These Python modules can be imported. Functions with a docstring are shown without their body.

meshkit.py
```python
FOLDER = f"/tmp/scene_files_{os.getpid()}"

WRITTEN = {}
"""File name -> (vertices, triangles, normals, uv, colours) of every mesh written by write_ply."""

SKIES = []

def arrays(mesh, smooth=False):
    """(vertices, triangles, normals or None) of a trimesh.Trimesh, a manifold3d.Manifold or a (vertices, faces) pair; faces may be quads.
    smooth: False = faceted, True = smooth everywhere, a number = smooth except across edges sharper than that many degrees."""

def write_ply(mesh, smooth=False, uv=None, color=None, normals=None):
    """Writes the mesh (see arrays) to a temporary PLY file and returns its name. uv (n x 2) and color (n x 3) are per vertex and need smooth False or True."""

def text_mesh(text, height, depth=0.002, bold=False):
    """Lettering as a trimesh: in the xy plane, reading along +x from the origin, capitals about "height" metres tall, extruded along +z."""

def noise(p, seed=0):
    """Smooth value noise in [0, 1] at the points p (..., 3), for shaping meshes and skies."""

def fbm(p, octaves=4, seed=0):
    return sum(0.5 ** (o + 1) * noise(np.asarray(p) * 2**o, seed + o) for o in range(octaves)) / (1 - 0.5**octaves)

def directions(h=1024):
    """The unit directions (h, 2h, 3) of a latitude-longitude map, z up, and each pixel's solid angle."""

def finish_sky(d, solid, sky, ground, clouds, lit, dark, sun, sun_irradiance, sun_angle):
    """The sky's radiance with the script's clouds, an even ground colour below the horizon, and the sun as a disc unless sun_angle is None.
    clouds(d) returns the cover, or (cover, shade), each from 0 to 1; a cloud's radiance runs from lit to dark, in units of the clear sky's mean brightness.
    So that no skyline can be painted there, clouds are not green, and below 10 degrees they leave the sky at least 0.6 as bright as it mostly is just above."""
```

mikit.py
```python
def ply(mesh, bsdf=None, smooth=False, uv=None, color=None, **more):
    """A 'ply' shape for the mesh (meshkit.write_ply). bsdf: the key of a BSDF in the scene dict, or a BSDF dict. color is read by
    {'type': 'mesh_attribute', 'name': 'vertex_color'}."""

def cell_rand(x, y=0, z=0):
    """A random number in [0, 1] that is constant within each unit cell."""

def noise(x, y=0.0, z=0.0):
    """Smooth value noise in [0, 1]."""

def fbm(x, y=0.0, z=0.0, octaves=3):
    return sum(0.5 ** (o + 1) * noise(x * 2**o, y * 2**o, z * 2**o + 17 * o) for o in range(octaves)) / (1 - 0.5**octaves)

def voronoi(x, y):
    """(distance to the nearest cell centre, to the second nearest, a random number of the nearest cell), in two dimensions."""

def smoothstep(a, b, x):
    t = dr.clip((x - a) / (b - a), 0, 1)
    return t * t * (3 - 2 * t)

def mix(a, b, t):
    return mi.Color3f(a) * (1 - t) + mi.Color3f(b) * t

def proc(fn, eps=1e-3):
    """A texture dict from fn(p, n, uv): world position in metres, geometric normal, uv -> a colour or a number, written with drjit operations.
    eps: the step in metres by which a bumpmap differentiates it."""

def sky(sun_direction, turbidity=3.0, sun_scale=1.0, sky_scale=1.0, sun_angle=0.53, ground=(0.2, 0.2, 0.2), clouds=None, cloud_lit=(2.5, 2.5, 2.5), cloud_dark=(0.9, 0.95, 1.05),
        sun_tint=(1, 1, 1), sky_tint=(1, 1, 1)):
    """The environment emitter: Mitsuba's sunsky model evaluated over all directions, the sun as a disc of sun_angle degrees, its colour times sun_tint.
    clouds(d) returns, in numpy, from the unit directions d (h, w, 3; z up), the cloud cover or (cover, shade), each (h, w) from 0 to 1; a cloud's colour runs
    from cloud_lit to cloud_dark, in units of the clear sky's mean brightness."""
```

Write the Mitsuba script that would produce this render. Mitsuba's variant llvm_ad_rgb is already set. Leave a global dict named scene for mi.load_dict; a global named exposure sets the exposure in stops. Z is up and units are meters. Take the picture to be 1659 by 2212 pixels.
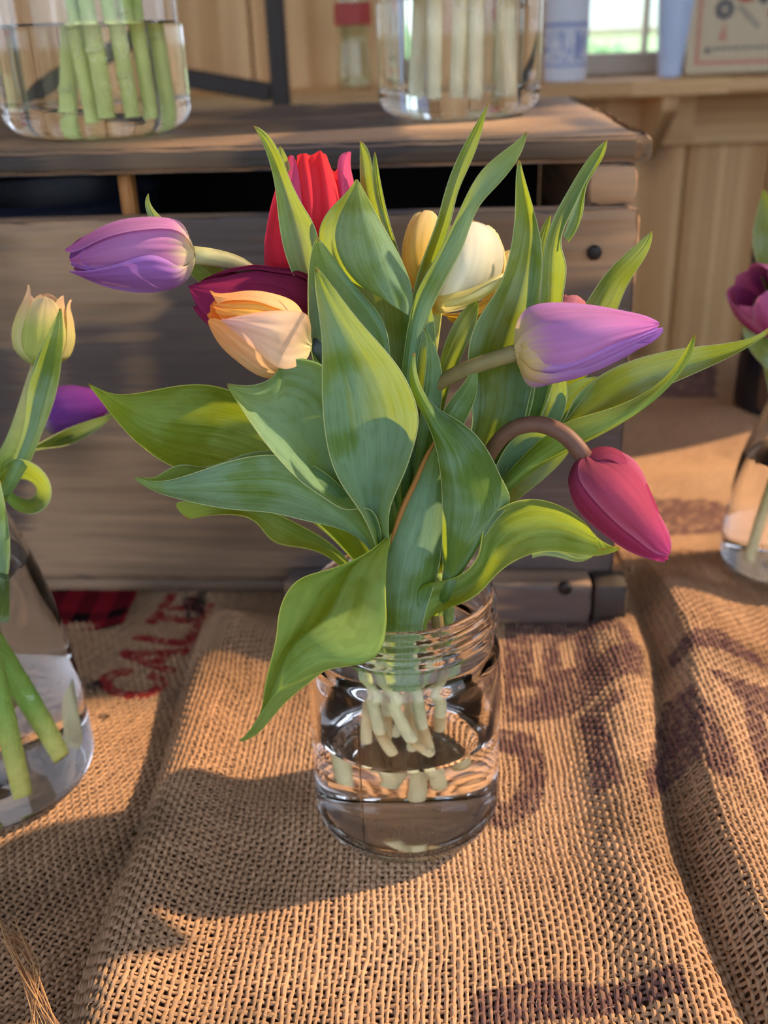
import math, random
import numpy as np, trimesh, shapely, drjit as dr, mitsuba as mi
from scipy.interpolate import PchipInterpolator, make_interp_spline, RegularGridInterpolator
import mikit, meshkit
from mikit import noise, fbm, smoothstep, mix, cell_rand

random.seed(7); rng = np.random.default_rng(7)
T = mi.ScalarTransform4f
scene, labels = {}, {}

# ------------------------------------------------------------------ camera, sky, exposure
W, HH = 1659, 2212
F, PITCH, ROLL, CAMZ = 2150.0, math.radians(25.5), math.radians(2.0), 0.356
EYE = np.array([0, 0, CAMZ])
_f = np.array([0, math.cos(PITCH), -math.sin(PITCH)]); _r0 = np.array([1.0, 0, 0]); _u0 = np.cross(_r0, _f)
_r = _r0 * math.cos(ROLL) - _u0 * math.sin(ROLL); _u = _u0 * math.cos(ROLL) + _r0 * math.sin(ROLL)
M = np.eye(4); M[:3, 0], M[:3, 1], M[:3, 2], M[:3, 3] = -_r, _u, _f, EYE
scene['camera'] = {'type': 'thinlens', 'fov': 2 * math.degrees(math.atan(W / 2 / F)), 'fov_axis': 'x', 'aperture_radius': 0.0019,
                   'focus_distance': 0.385, 'near_clip': 0.01, 'far_clip': 100, 'to_world': T(M.tolist())}
exposure = 3.27
SUN = np.array([0.80, 0.20, 0.60])

def clouds(d):
    n = meshkit.fbm(d * np.array([3, 3, 6]) + 4, 4, 3)
    return np.clip((n - 0.30) * 4, 0, 1) * 0.92, np.clip(0.55 - n, 0, 1)
scene['sky'] = mikit.sky(SUN, turbidity=3.0, sun_scale=0.52, sky_scale=1.0, sun_angle=1.6, ground=(0.22, 0.24, 0.15), clouds=clouds,
                         cloud_lit=(2.6, 2.85, 3.4), cloud_dark=(1.4, 1.55, 1.9), sun_tint=(1.0, 0.89, 0.75))

# ------------------------------------------------------------------ helpers
def ray(px, py): return _f + _r * (px - W / 2) / F - _u * (py - HH / 2) / F
def at(px, py, d): return EYE + ray(px, py) * d
def at_z(px, py, z=0.0):
    r = ray(px, py); return EYE + r * ((z - CAMZ) / r[2])
def at_y(px, py, y):
    r = ray(px, py); return EYE + r * (y / r[1])
def lin(h):
    h = h.lstrip('#'); v = np.array([int(h[i:i + 2], 16) for i in (0, 2, 4)]) / 255.0
    return np.where(v < 0.04045, v / 12.92, ((v + 0.055) / 1.055) ** 2.4)
def rgb(h): return {'type': 'rgb', 'value': [float(x) for x in (lin(h) if isinstance(h, str) else h)]}

_used = {}
def numbered(name):
    _used[name] = _used.get(name, -1) + 1
    return name if _used[name] == 0 else f'{name}_{_used[name]:03d}'
def put(key, mesh, bsdf, smooth=False, uv=None, color=None):
    if (uv is not None or color is not None) and smooth: smooth = True
    scene[key] = mikit.ply(mesh, bsdf, smooth=smooth, uv=uv, color=color); return key
def part(parent, name, mesh, bsdf, smooth=False, uv=None, color=None, **lab):
    k = numbered(parent + '__' + name); put(k, mesh, bsdf, smooth, uv, color)
    if lab: labels[k] = lab
    return k
def thing(name, label, cat, group=None, **more):
    k = numbered(name); labels[k] = {'label': label, 'category': cat, **more}
    if group: labels[k]['group'] = group
    return k
def struct(name): labels[name] = {'kind': 'structure'}; return name

def spline(pts, n):
    pts = np.asarray(pts, float)
    d = np.r_[0, np.cumsum(np.linalg.norm(np.diff(pts, axis=0), axis=1) ** 0.75)]
    k = min(3, len(pts) - 1)
    return make_interp_spline(d / d[-1], pts, k=k)(np.linspace(0, 1, n))
def grid_faces(nv, nu, wrap=False):
    i = np.arange(nv - 1)[:, None]; j = np.arange(nu if wrap else nu - 1)[None]
    a = i * nu + j; b = i * nu + (j + 1) % nu
    q = np.stack([a, b, b + nu, a + nu], -1).reshape(-1, 4)
    return np.vstack([q[:, [0, 1, 2]], q[:, [0, 2, 3]]])
def chordal(pts, n):
    pts = np.asarray(pts, float); d = np.r_[0, np.cumsum(np.linalg.norm(np.diff(pts, axis=0), axis=1))]
    p = PchipInterpolator(d, pts)(np.linspace(0, d[-1], n)); k = np.ones(7) / 7
    q = np.stack([np.convolve(np.pad(p[:, i], 3, mode='edge'), k, 'valid') for i in range(3)], 1); q[0], q[-1] = p[0], p[-1]
    return q
def tube(path, rad, ns=12, n=60, cap=True, squash=1.0):
    """A swept tube along a spline through the points; rad: a number or values along it."""
    p = chordal(path, n) if len(path) > 2 else np.linspace(path[0], path[1], n)
    r = np.interp(np.linspace(0, 1, n), np.linspace(0, 1, np.size(rad)), np.atleast_1d(rad))
    t = np.gradient(p, axis=0); t /= np.linalg.norm(t, axis=1, keepdims=True)
    ref = np.array([0.3, 1, 0.1]); a = np.cross(t, ref); a /= np.linalg.norm(a, axis=1, keepdims=True); b = np.cross(a, t)
    th = np.linspace(0, 2 * np.pi, ns, endpoint=False)
    v = p[:, None] + r[:, None, None] * (np.cos(th)[None, :, None] * a[:, None] + squash * np.sin(th)[None, :, None] * b[:, None])
    V = v.reshape(-1, 3); Fc = grid_faces(n, ns, True)
    if cap:
        V = np.vstack([V, p[0], p[-1]]); k = len(V)
        i = np.arange(ns); j = (i + 1) % ns
        Fc = np.vstack([Fc, np.stack([j, i, i * 0 + k - 2], 1), np.stack([i + (n - 1) * ns, j + (n - 1) * ns, i * 0 + k - 1], 1)])
    m = trimesh.Trimesh(V, Fc, process=False)
    return m, np.r_[np.repeat(np.linspace(0, 1, n), ns), ([0, 1] if cap else [])]
def lathe(prof, n=96, center=(0, 0, 0), squareness=0.0):
    """Surface of revolution of (r, z) pairs about z."""
    prof = np.asarray(prof, float); th = np.linspace(0, 2 * np.pi, n, endpoint=False)
    k = 1 + squareness * np.abs(np.sin(2 * th)) ** 2
    v = np.stack([prof[:, :1] * np.cos(th) * k, prof[:, :1] * np.sin(th) * k, np.repeat(prof[:, 1:2], n, 1)], -1).reshape(-1, 3)
    return trimesh.Trimesh(v + np.asarray(center), grid_faces(len(prof), n, True), process=False)
def smooth_prof(p, n):
    p = np.asarray(p, float); d = np.r_[0, np.cumsum(np.linalg.norm(np.diff(p, axis=0), axis=1))]
    return PchipInterpolator(d, p)(np.unique(np.r_[np.linspace(0, d[-1], n), d]))
def chbox(lo, hi, c=0.0012):
    lo, hi = np.array(lo, float), np.array(hi, float)
    c = min(c, 0.3 * (hi - lo).min()); pts = []
    for ax in range(3):
        l, h = lo + c, hi - c; l[ax], h[ax] = lo[ax], hi[ax]
        pts += [[x, y, z] for x in (l[0], h[0]) for y in (l[1], h[1]) for z in (l[2], h[2])]
    return trimesh.convex.convex_hull(np.array(pts))
def move(m, fn): m = m.copy(); m.vertices = fn(np.asarray(m.vertices)); return m

# ------------------------------------------------------------------ materials
def two(b): return {'type': 'twosided', 'bsdf': b}
def plain(name, col, rough=0.6, **k): scene[name] = two({'type': 'principled', 'base_color': rgb(col), 'roughness': rough, **k}); return name
VC = {'type': 'mesh_attribute', 'name': 'vertex_color'}
scene['mat_vcol'] = two({'type': 'principled', 'base_color': VC, 'roughness': 0.55, 'specular': 0.35})
scene['mat_cloth'] = two({'type': 'principled', 'base_color': VC, 'roughness': 0.9, 'specular': 0.1})
scene['mat_petal'] = {'type': 'principledthin', 'base_color': VC, 'roughness': 0.42, 'diff_trans': 0.75, 'eta': 1.35}
scene['mat_glass'] = {'type': 'dielectric', 'int_ior': 1.5, 'ext_ior': 1.0}
scene['mat_water_in_glass'] = {'type': 'dielectric', 'int_ior': 1.33, 'ext_ior': 1.5}
scene['mat_water'] = {'type': 'dielectric', 'int_ior': 1.33, 'ext_ior': 1.0}
scene['mat_green_glass'] = {'type': 'dielectric', 'int_ior': 1.5, 'ext_ior': 1.0, 'specular_transmittance': rgb((0.93, 0.97, 0.92))}
scene['mat_pane'] = {'type': 'thindielectric', 'int_ior': 1.5}
plain('mat_black', (0.006, 0.006, 0.008), 0.4); plain('mat_dark_wood', '#3a302b', 0.6)
plain('mat_nail', '#2b2626', 0.45, metallic=0.6); plain('mat_white', '#e6e8ee', 0.5)

def leaf_front(p, n, uv):
    k = dr.floor(uv.x * 0.25); u = uv.x * 0.25 - k; u = u * 4; v = uv.y
    r = cell_rand(k, 3, 1)
    vein = noise(u * 30 + 9 * k, v * 1.6, k) * 0.5 + noise(u * 84, v * 3, k + 40) * 0.5
    blot = fbm(p.x * 60 + 7 * r, p.y * 60, p.z * 60, 3)
    scr = smoothstep(0.62, 0.80, noise(u * 38 + 3 * k, v * 34, k))
    bloom = smoothstep(0.30, 0.62, blot * 0.8 + vein * 0.2 + 0.16 * (r - 0.5))
    c = mix((0.135, 0.24, 0.065), (0.235, 0.40, 0.275), bloom)
    c = c * (0.90 + 0.18 * vein)
    c = c * (1 - 0.13 * scr)
    c = mix(c, (0.30, 0.40, 0.10), 0.6 * smoothstep(0.80, 0.98, v))
    e = dr.minimum(u, 1 - u)
    c = mix(c, (0.60, 0.66, 0.36), 0.85 * (1 - smoothstep(0.005, 0.018, e)))
    tip = smoothstep(0.985, 0.997, v)
    return mix(c, (0.36, 0.14, 0.09), tip * 0.8)
def leaf_through(p, n, uv):
    k = dr.floor(uv.x * 0.25); u = (uv.x * 0.25 - k) * 4; v = uv.y
    vein = noise(u * 60 + 9 * k, v * 2, k)
    c = mix((0.38, 0.52, 0.015), (0.52, 0.64, 0.04), vein)
    return c
scene['mat_leaf'] = {'type': 'blendbsdf', 'weight': 0.44,
    'a': {'type': 'principledthin', 'base_color': mikit.proc(leaf_front), 'roughness': 0.40, 'diff_trans': 0.0, 'eta': 1.5},
    'b': {'type': 'principledthin', 'base_color': mikit.proc(leaf_through), 'roughness': 0.45, 'diff_trans': 2.0, 'eta': 1.45}}

def leaf_sun_tint(p, n, uv): return mi.Color3f(leaf_front(p, n, uv)) * mi.Color3f(1.25, 1.12, 0.50)  # front colour yellowed to paint in sun shining through the blade
scene['mat_sun_tint_leaf'] = {**scene['mat_leaf'], 'a': {**scene['mat_leaf']['a'], 'base_color': mikit.proc(leaf_sun_tint)}}

YAW = math.radians(5.0); CY, SY = math.cos(YAW), math.sin(YAW)
def wood_crate(p, n, uv):
    x = p.x * CY - p.y * SY; y = p.x * SY + p.y * CY; z = p.z
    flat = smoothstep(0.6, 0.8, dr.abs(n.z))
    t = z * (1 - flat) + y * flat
    g = fbm(x * 5, t * 170 + noise(x * 7, t * 20) * 3, y * 2, 3); g2 = noise(x * 40 + 5, t * 520, 4); big = fbm(x * 7 + 2, t * 8, 1.5, 3)
    c = mix((0.130, 0.082, 0.052), (0.370, 0.232, 0.140), smoothstep(0.38, 0.66, big * 0.85 + g * 0.17))
    c = c * (0.85 + 0.28 * g) * (0.92 + 0.16 * g2)
    c = mix(c, c * mi.Color3f(1.35, 1.25, 1.15), smoothstep(0.55, 0.7, fbm(x * 9 + 3, t * 4 + 8, 2, 2)))
    st = smoothstep(0.47, 0.58, fbm(x * 13 + 31, t * 6, 7, 2) * 0.78 + 0.22 * g)
    c = mix(c, (0.052, 0.042, 0.048), 0.85 * st)
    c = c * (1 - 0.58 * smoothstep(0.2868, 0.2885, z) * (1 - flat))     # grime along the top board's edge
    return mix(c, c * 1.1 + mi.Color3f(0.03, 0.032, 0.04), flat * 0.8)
def wood_bump(p, n, uv):
    x = p.x * CY - p.y * SY; y = p.x * SY + p.y * CY
    return fbm(x * 10, (p.z + y) * 300, 3, 2)
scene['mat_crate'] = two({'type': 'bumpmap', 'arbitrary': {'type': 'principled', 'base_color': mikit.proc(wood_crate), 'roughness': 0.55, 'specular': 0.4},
                          'tex': mikit.proc(wood_bump, 4e-4), 'scale': 0.0006})
def pine(p, n, uv):
    k = dr.floor(p.x / 0.14 + 40.3); r = cell_rand(k, 5, dr.floor(p.z * 0 + uv.y * 0)); r2 = cell_rand(k, 8, 2)
    hor = smoothstep(0.10, 0.12, uv.x)     # boards that lie level carry uv.x = 1
    a = p.x * (1 - hor) + p.z * hor; b = p.z * (1 - hor) + p.x * hor
    wob = noise(a * 8 + r * 20, b * 1.6, r2 * 9) * 0.05
    rings = fbm((a + wob) * 55 + r * 30, b * 0.9, 3 + p.y, 3)
    knot = smoothstep(0.045, 0.01, dr.sqrt(dr.square(a - 0.05 - dr.floor(a / 0.31) * 0.31 - 0.1) + dr.square((b - dr.floor(b / 0.37) * 0.37 - 0.2) * 0.5)))
    c = mix((0.60, 0.315, 0.125), (0.90, 0.575, 0.285), smoothstep(0.25, 0.75, rings))
    c = c * (0.84 + 0.22 * r)
    return mix(c, (0.17, 0.075, 0.035), 0.7 * knot)
scene['mat_pine'] = two({'type': 'principled', 'base_color': mikit.proc(pine), 'roughness': 0.5, 'specular': 0.35})
def lawn(p, n, uv):
    return mix((0.30, 0.55, 0.28), (0.48, 0.72, 0.42), fbm(p.x * 3, p.y * 3, 1, 3))
scene['mat_lawn'] = two({'type': 'diffuse', 'reflectance': mikit.proc(lawn)})
def foliage(p, n, uv): return mix((0.30, 0.60, 0.30), (0.50, 0.78, 0.48), noise(p.x * 9, p.y * 9, p.z * 9))
scene['mat_foliage'] = {'type': 'principledthin', 'base_color': mikit.proc(foliage), 'roughness': 0.6, 'diff_trans': 0.9}
def table_wood(p, n, uv): return mix((0.08, 0.045, 0.025), (0.16, 0.09, 0.05), fbm(p.x * 6, p.y * 80, 2, 3))
scene['mat_table'] = two({'type': 'principled', 'base_color': mikit.proc(table_wood), 'roughness': 0.6})

plain('mat_pine_part', '#a9713a', 0.55); plain('mat_barn_wood', '#5d5148', 0.7)
# ------------------------------------------------------------------ the setting
struct('floor'); struct('wall_back')
WY = 1.72          # front of the back wall's planks
FLOORZ = -0.74
put('floor', chbox((-2.2, -1.2, FLOORZ - 0.03), (2.6, WY + 0.1, FLOORZ)), 'mat_table')
WX0, WX1, WZ0, WZ1 = 0.290, 0.490, 0.292, 0.75      # window opening
def board(lo, hi, level, c=0.003):
    m = chbox(lo, hi, c); return m, np.tile([1.0 if level else 0.0, 0.0], (len(m.vertices), 1))
def plank(lo, hi, level=False):
    m, uv = board(lo, hi, level); part('wall_back', 'plank', m, 'mat_pine', uv=uv)
put('wall_back', trimesh.util.concatenate([trimesh.creation.box(bounds=b) for b in (
    [[-2.2, WY + 0.022, FLOORZ], [WX0, WY + 0.06, 1.6]], [[WX1, WY + 0.022, FLOORZ], [2.6, WY + 0.06, 1.6]],
    [[WX0, WY + 0.022, FLOORZ], [WX1, WY + 0.06, WZ0]], [[WX0, WY + 0.022, WZ1], [WX1, WY + 0.06, 1.6]])]), 'mat_dark_wood')
struct('unseen_ceiling'); struct('unseen_wall_left'); struct('unseen_wall_right')
RW = [0.36, 0.945, 0.985, 1.20, 0.80, 1.60]          # unseen right wall and its two window lights, added to shape sun and shade
put('unseen_wall_right', trimesh.util.concatenate([trimesh.creation.box(bounds=b) for b in (
    [[1.55, -0.25, FLOORZ], [1.60, RW[0], 1.62]], [[1.55, RW[3], FLOORZ], [1.60, WY + 0.06, 1.62]], [[1.55, RW[0], FLOORZ], [1.60, RW[3], RW[4]]],
    [[1.55, RW[0], RW[5]], [1.60, RW[3], 1.62]], [[1.56, RW[1], RW[4]], [1.59, RW[2], RW[5]]])]), 'mat_barn_wood')
put('unseen_ceiling', chbox((-2.2, -1.2, 1.62), (1.55, WY + 0.06, 1.66)), 'mat_barn_wood')  # unseen, added to hold back the sky overhead
put('unseen_wall_left', trimesh.util.concatenate([trimesh.creation.box(bounds=b) for b in (      # unseen, with a wide window opening added for sky fill light
    [[-2.26, -1.2, FLOORZ], [-2.205, -0.1, 1.62]], [[-2.26, 1.55, FLOORZ], [-2.205, WY + 0.06, 1.62]], [[-2.26, -0.1, FLOORZ], [-2.205, 1.55, 0.05]],
    [[-2.26, -0.1, 1.45], [-2.205, 1.55, 1.62]], [[-2.25, 0.70, 0.05], [-2.215, 0.75, 1.45]])]), 'mat_barn_wood')
x = -2.1
while x < 2.5:
    k = math.floor(x / 0.14 + 40.5); x0, x1 = (k - 40.3) * 0.14 + 0.002, (k - 39.3) * 0.14 - 0.002
    pr = rng.uniform(-0.002, 0.002)
    spans = [(x0, x1, FLOORZ, 1.6)]
    if x1 > WX0 and x0 < WX1:
        spans = [(x0, x1, FLOORZ, WZ0), (x0, x1, WZ1, 1.6)]
        if x0 < WX0: spans.append((x0, WX0, WZ0, WZ1))
        if x1 > WX1: spans.append((WX1, x1, WZ0, WZ1))
    for a, b, c0, c1 in spans:
        if b - a > 0.004: plank((a, WY + pr, c0), (b, WY + 0.022, c1))
    x += 0.14
# window: sash, sill, mullion, glass
labels['window_1'] = {'kind': 'structure'}
labels['window_1__pane'] = {}
wf = lambda lo, hi: part('window_1', 'sash_bar', chbox(lo, hi, 0.002), 'mat_sash')
plain('mat_sash', '#b7aa9c', 0.6)
put('window_1', chbox((WX0 - 0.002, WY - 0.012, WZ0 - 0.002), (WX1 + 0.002, WY + 0.06, WZ0 + 0.03), 0.003), 'mat_sash')
wf((WX0, WY + 0.01, WZ0 + 0.03), (WX0 + 0.010, WY + 0.055, WZ1)); wf((WX1 - 0.010, WY + 0.01, WZ0 + 0.03), (WX1, WY + 0.055, WZ1))
wf((WX0, WY + 0.01, WZ1 - 0.02), (WX1, WY + 0.055, WZ1)); wf((WX1 - 0.052, WY + 0.02, WZ0 + 0.03), (WX1 - 0.045, WY + 0.045, WZ1 - 0.02))
pane = trimesh.Trimesh([[WX0, WY + 0.03, WZ0 + 0.03], [WX1, WY + 0.03, WZ0 + 0.03], [WX1, WY + 0.03, WZ1], [WX0, WY + 0.03, WZ1]], [[0, 1, 2], [0, 2, 3]], process=False)
del labels['window_1__pane']; part('window_1', 'pane', pane, 'mat_pane')
# outside
put('lawn_outside', chbox((-60, 2.4, -1.0), (120, 220, -0.9)), 'mat_lawn'); labels['lawn_outside'] = {'kind': 'structure'}

# ------------------------------------------------------------------ shelf on the back wall
SH = 0.288
sh = thing('wall_shelf', 'long honey coloured pine shelf fixed to the plank wall under the window', 'shelf')
m, uv = board((-1.2, 1.55, SH - 0.022), (1.6, WY - 0.003, SH), True); part(sh, 'shelf_board', m, 'mat_pine', uv=uv)
m, uv = board((-1.2, WY - 0.022, SH - 0.105), (1.6, WY - 0.002, SH - 0.0225), True); part(sh, 'apron_board', m, 'mat_pine', uv=uv)
for bx in (0.43, 1.1, -0.55):
    poly = shapely.Polygon([(0, 0), (0.13, 0), (0.13, -0.02), (0.03, -0.095), (0, -0.095)])
    m = trimesh.creation.extrude_polygon(poly, 0.022)
    m = move(m, lambda v: np.stack([bx + v[:, 2], WY - 0.0225 - v[:, 0], SH - 0.0225 + v[:, 1]], 1)); m.fix_normals()
    part(sh, 'bracket', m, 'mat_pine', uv=np.tile([0.0, 0.0], (len(m.vertices), 1)))

# ------------------------------------------------------------------ table and burlap sacks
tb = thing('table', 'dark plank table hidden under the burlap sacks', 'table')
TZ = -0.012
for i in range(7):
    a = -0.62 + i * 0.19; part(tb, 'board', chbox((a, 0.06, TZ - 0.03), (a + 0.187, 1.16, TZ), 0.002), 'mat_table')
for lx in (-0.55, 0.63):
    for ly in (0.12, 1.08): part(tb, 'leg', chbox((lx, ly, FLOORZ), (lx + 0.06, ly + 0.06, TZ - 0.0305), 0.002), 'mat_table')

def gpx(pts): return np.array([at_z(*p)[:2] for p in pts])
def signed(poly, X, Y):
    """Distance from the points to a polyline in the ground plane, positive on its right-hand side (larger x)."""
    P = np.stack([X.ravel(), Y.ravel()], 1); best = np.full(len(P), 9.0); sg = np.ones(len(P))
    for a, b in zip(poly[:-1], poly[1:]):
        d = b - a; t = np.clip(((P - a) @ d) / (d @ d), 0, 1); q = P - (a + t[:, None] * d); l = np.linalg.norm(q, axis=1)
        cr = d[0] * q[:, 1] - d[1] * q[:, 0]; k = l < best
        best[k] = l[k]; sg[k] = np.sign(cr[k])
    return (best * sg).reshape(X.shape)
VALLEY = gpx([(1352, 1255), (1385, 1340), (1418, 1430), (1428, 1560), (1436, 1700), (1470, 1860), (1530, 2030), (1600, 2190), (1680, 2330)])
EDGE = gpx([(452, 1290), (440, 1340), (402, 1450), (360, 1560), (332, 1660), (290, 1790), (240, 1920), (186, 2060), (146, 2200), (110, 2330)])
JAR = at_z(880, 1738, .005)[:2]
g = lambda d, s: np.exp(-(d / s) ** 2)
def h_center(X, Y):
    v = signed(VALLEY, X, Y); e = signed(EDGE, X, Y)
    fade = np.clip((0.64 - Y) / 0.06, 0, 1)
    h = (0.012 * g(v + 0.022, 0.018) + 0.021 * np.where(v < 0.020, g(v - 0.020, 0.011), g(v - 0.020, 0.040)) - 0.004 * g(v, 0.006)) * (0.25 + 0.75 * fade)
    h = h + 0.018 * g(e - 0.020, 0.024) * fade - 0.013 * g(e, 0.010) * fade
    h = h + 0.007 * (meshkit.noise(np.stack([X * 14, Y * 11, X * 0], -1), 3) - 0.4) * (1 - g(np.hypot(X - JAR[0], Y - JAR[1]), 0.08))
    far = np.clip((Y - 0.72) / 0.1, 0, 1) * np.clip((X - 0.1) / 0.08, 0, 1)
    h = h + far * (0.022 * g(Y - 0.90 - 0.02 * np.sin(X * 9), 0.05) + 0.035 * g(Y - 1.03, 0.05) + 0.012 * g(Y - 0.775 - 0.1 * (X - 0.3), 0.03))
    d = np.hypot(X - JAR[0], Y - JAR[1]); k = np.clip((0.10 - d) / 0.05, 0, 1)
    h = h * (1 - k) + 0.0005 * k
    oc = (X - 0.155) * CY - (Y - 0.58) * SY                      # flat under the crate
    od = (X - 0.155) * SY + (Y - 0.58) * CY
    k = np.clip((0.01 - oc) / 0.02, 0, 1) * np.clip((od + 0.04) / 0.03, 0, 1)
    return h * (1 - k) + 0.0 * k
def h_left(X, Y):
    e = signed(EDGE, X, Y)
    h = -0.0045 + 0.010 * g(e + 0.085, 0.035) + 0.006 * (meshkit.noise(np.stack([X * 13, Y * 13, X * 0 + 5], -1), 8) - 0.4)
    b = np.hypot(X - LB[0], Y - LB[1]); k = np.clip((0.09 - b) / 0.04, 0, 1)
    h = h * (1 - k) + 0.0005 * k
    oc = (X - 0.155) * SY + (Y - 0.58) * CY; k = np.clip((oc + 0.035) / 0.03, 0, 1)
    return h * (1 - k) - 0.0035 * k
LB = at_z(-8, 1672, 0.003)[:2]                                    # the carafe at the left

# prints and some shadows painted with them: polygons in the plane of the cloth
def P(pts): return shapely.Polygon(gpx(pts))
def glyphs(text, height, org, ang, width=1.0, bold=True):
    m = meshkit.text_mesh(text, height, 0.002, bold); tri = m.triangles[m.face_normals[:, 2] > 0.9][:, :, :2]
    u = shapely.union_all([shapely.Polygon(t) for t in tri]).buffer(1e-5)
    u = shapely.affinity.scale(u, width, 1, origin=(0, 0)); u = shapely.affinity.rotate(u, ang, origin=(0, 0), use_radians=True)
    return shapely.affinity.translate(u, *org)
c0, c1 = at_z(326, 1512)[:2], at_z(446, 1326)[:2]
PRINT_RED = glyphs('CALIF', 0.038, c0, math.atan2(*(c1 - c0)[::-1]), np.linalg.norm(c1 - c0) / 0.122).buffer(0.0009)
PRINT_AND_SHADE_PURPLE = shapely.union_all([
    P([(1090, 1350), (1300, 1345), (1345, 1380), (1385, 1440), (1390, 1490), (1330, 1510), (1230, 1555), (1090, 1560)]),  # dark block: print with a cast shadow painted into it
    P([(1075, 1575), (1150, 1585), (1176, 1640), (1180, 1690), (1160, 1760), (1090, 1800), (1045, 1780), (1050, 1735), (1100, 1735), (1125, 1690), (1120, 1640), (1075, 1625)]),
    P([(1240, 1565), (1340, 1532), (1348, 1562), (1300, 1575), (1320, 1650), (1340, 1735), (1282, 1742), (1262, 1640)]),
    P([(1432, 1530), (1482, 1542), (1542, 1632), (1600, 1752), (1540, 1752), (1500, 1702), (1445, 1702), (1402, 1760), (1392, 1700)]),
    P([(1515, 1520), (1700, 1530), (1700, 1590), (1640, 1590), (1660, 1680), (1720, 1760), (1650, 1765), (1610, 1660), (1595, 1585)]),
    P([(1440, 1440), (1540, 1420), (1640, 1455), (1660, 1480), (1540, 1470), (1450, 1475)]),
    P([(1020, 2150), (1180, 2130), (1320, 2150), (1460, 2140), (1480, 2200), (1020, 2230)]),
    P([(1400, 850), (1540, 850), (1545, 885), (1400, 890)]), P([(1350, 1080), (1560, 1090), (1600, 1150), (1420, 1160)])])  # strip: painted shade of the far folds; the other: lettering
PRINT_HOLES = shapely.union_all([P([(1150, 1400), (1170, 1395), (1172, 1470), (1152, 1475)]), P([(1210, 1395), (1240, 1390), (1245, 1450), (1212, 1455)]),
    P([(1280, 1390), (1330, 1395), (1345, 1430), (1290, 1440)]), P([(1105, 1490), (1160, 1488), (1160, 1505), (1105, 1508)])])
PRINT_AND_SHADE_PURPLE = PRINT_AND_SHADE_PURPLE.difference(PRINT_HOLES)
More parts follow.
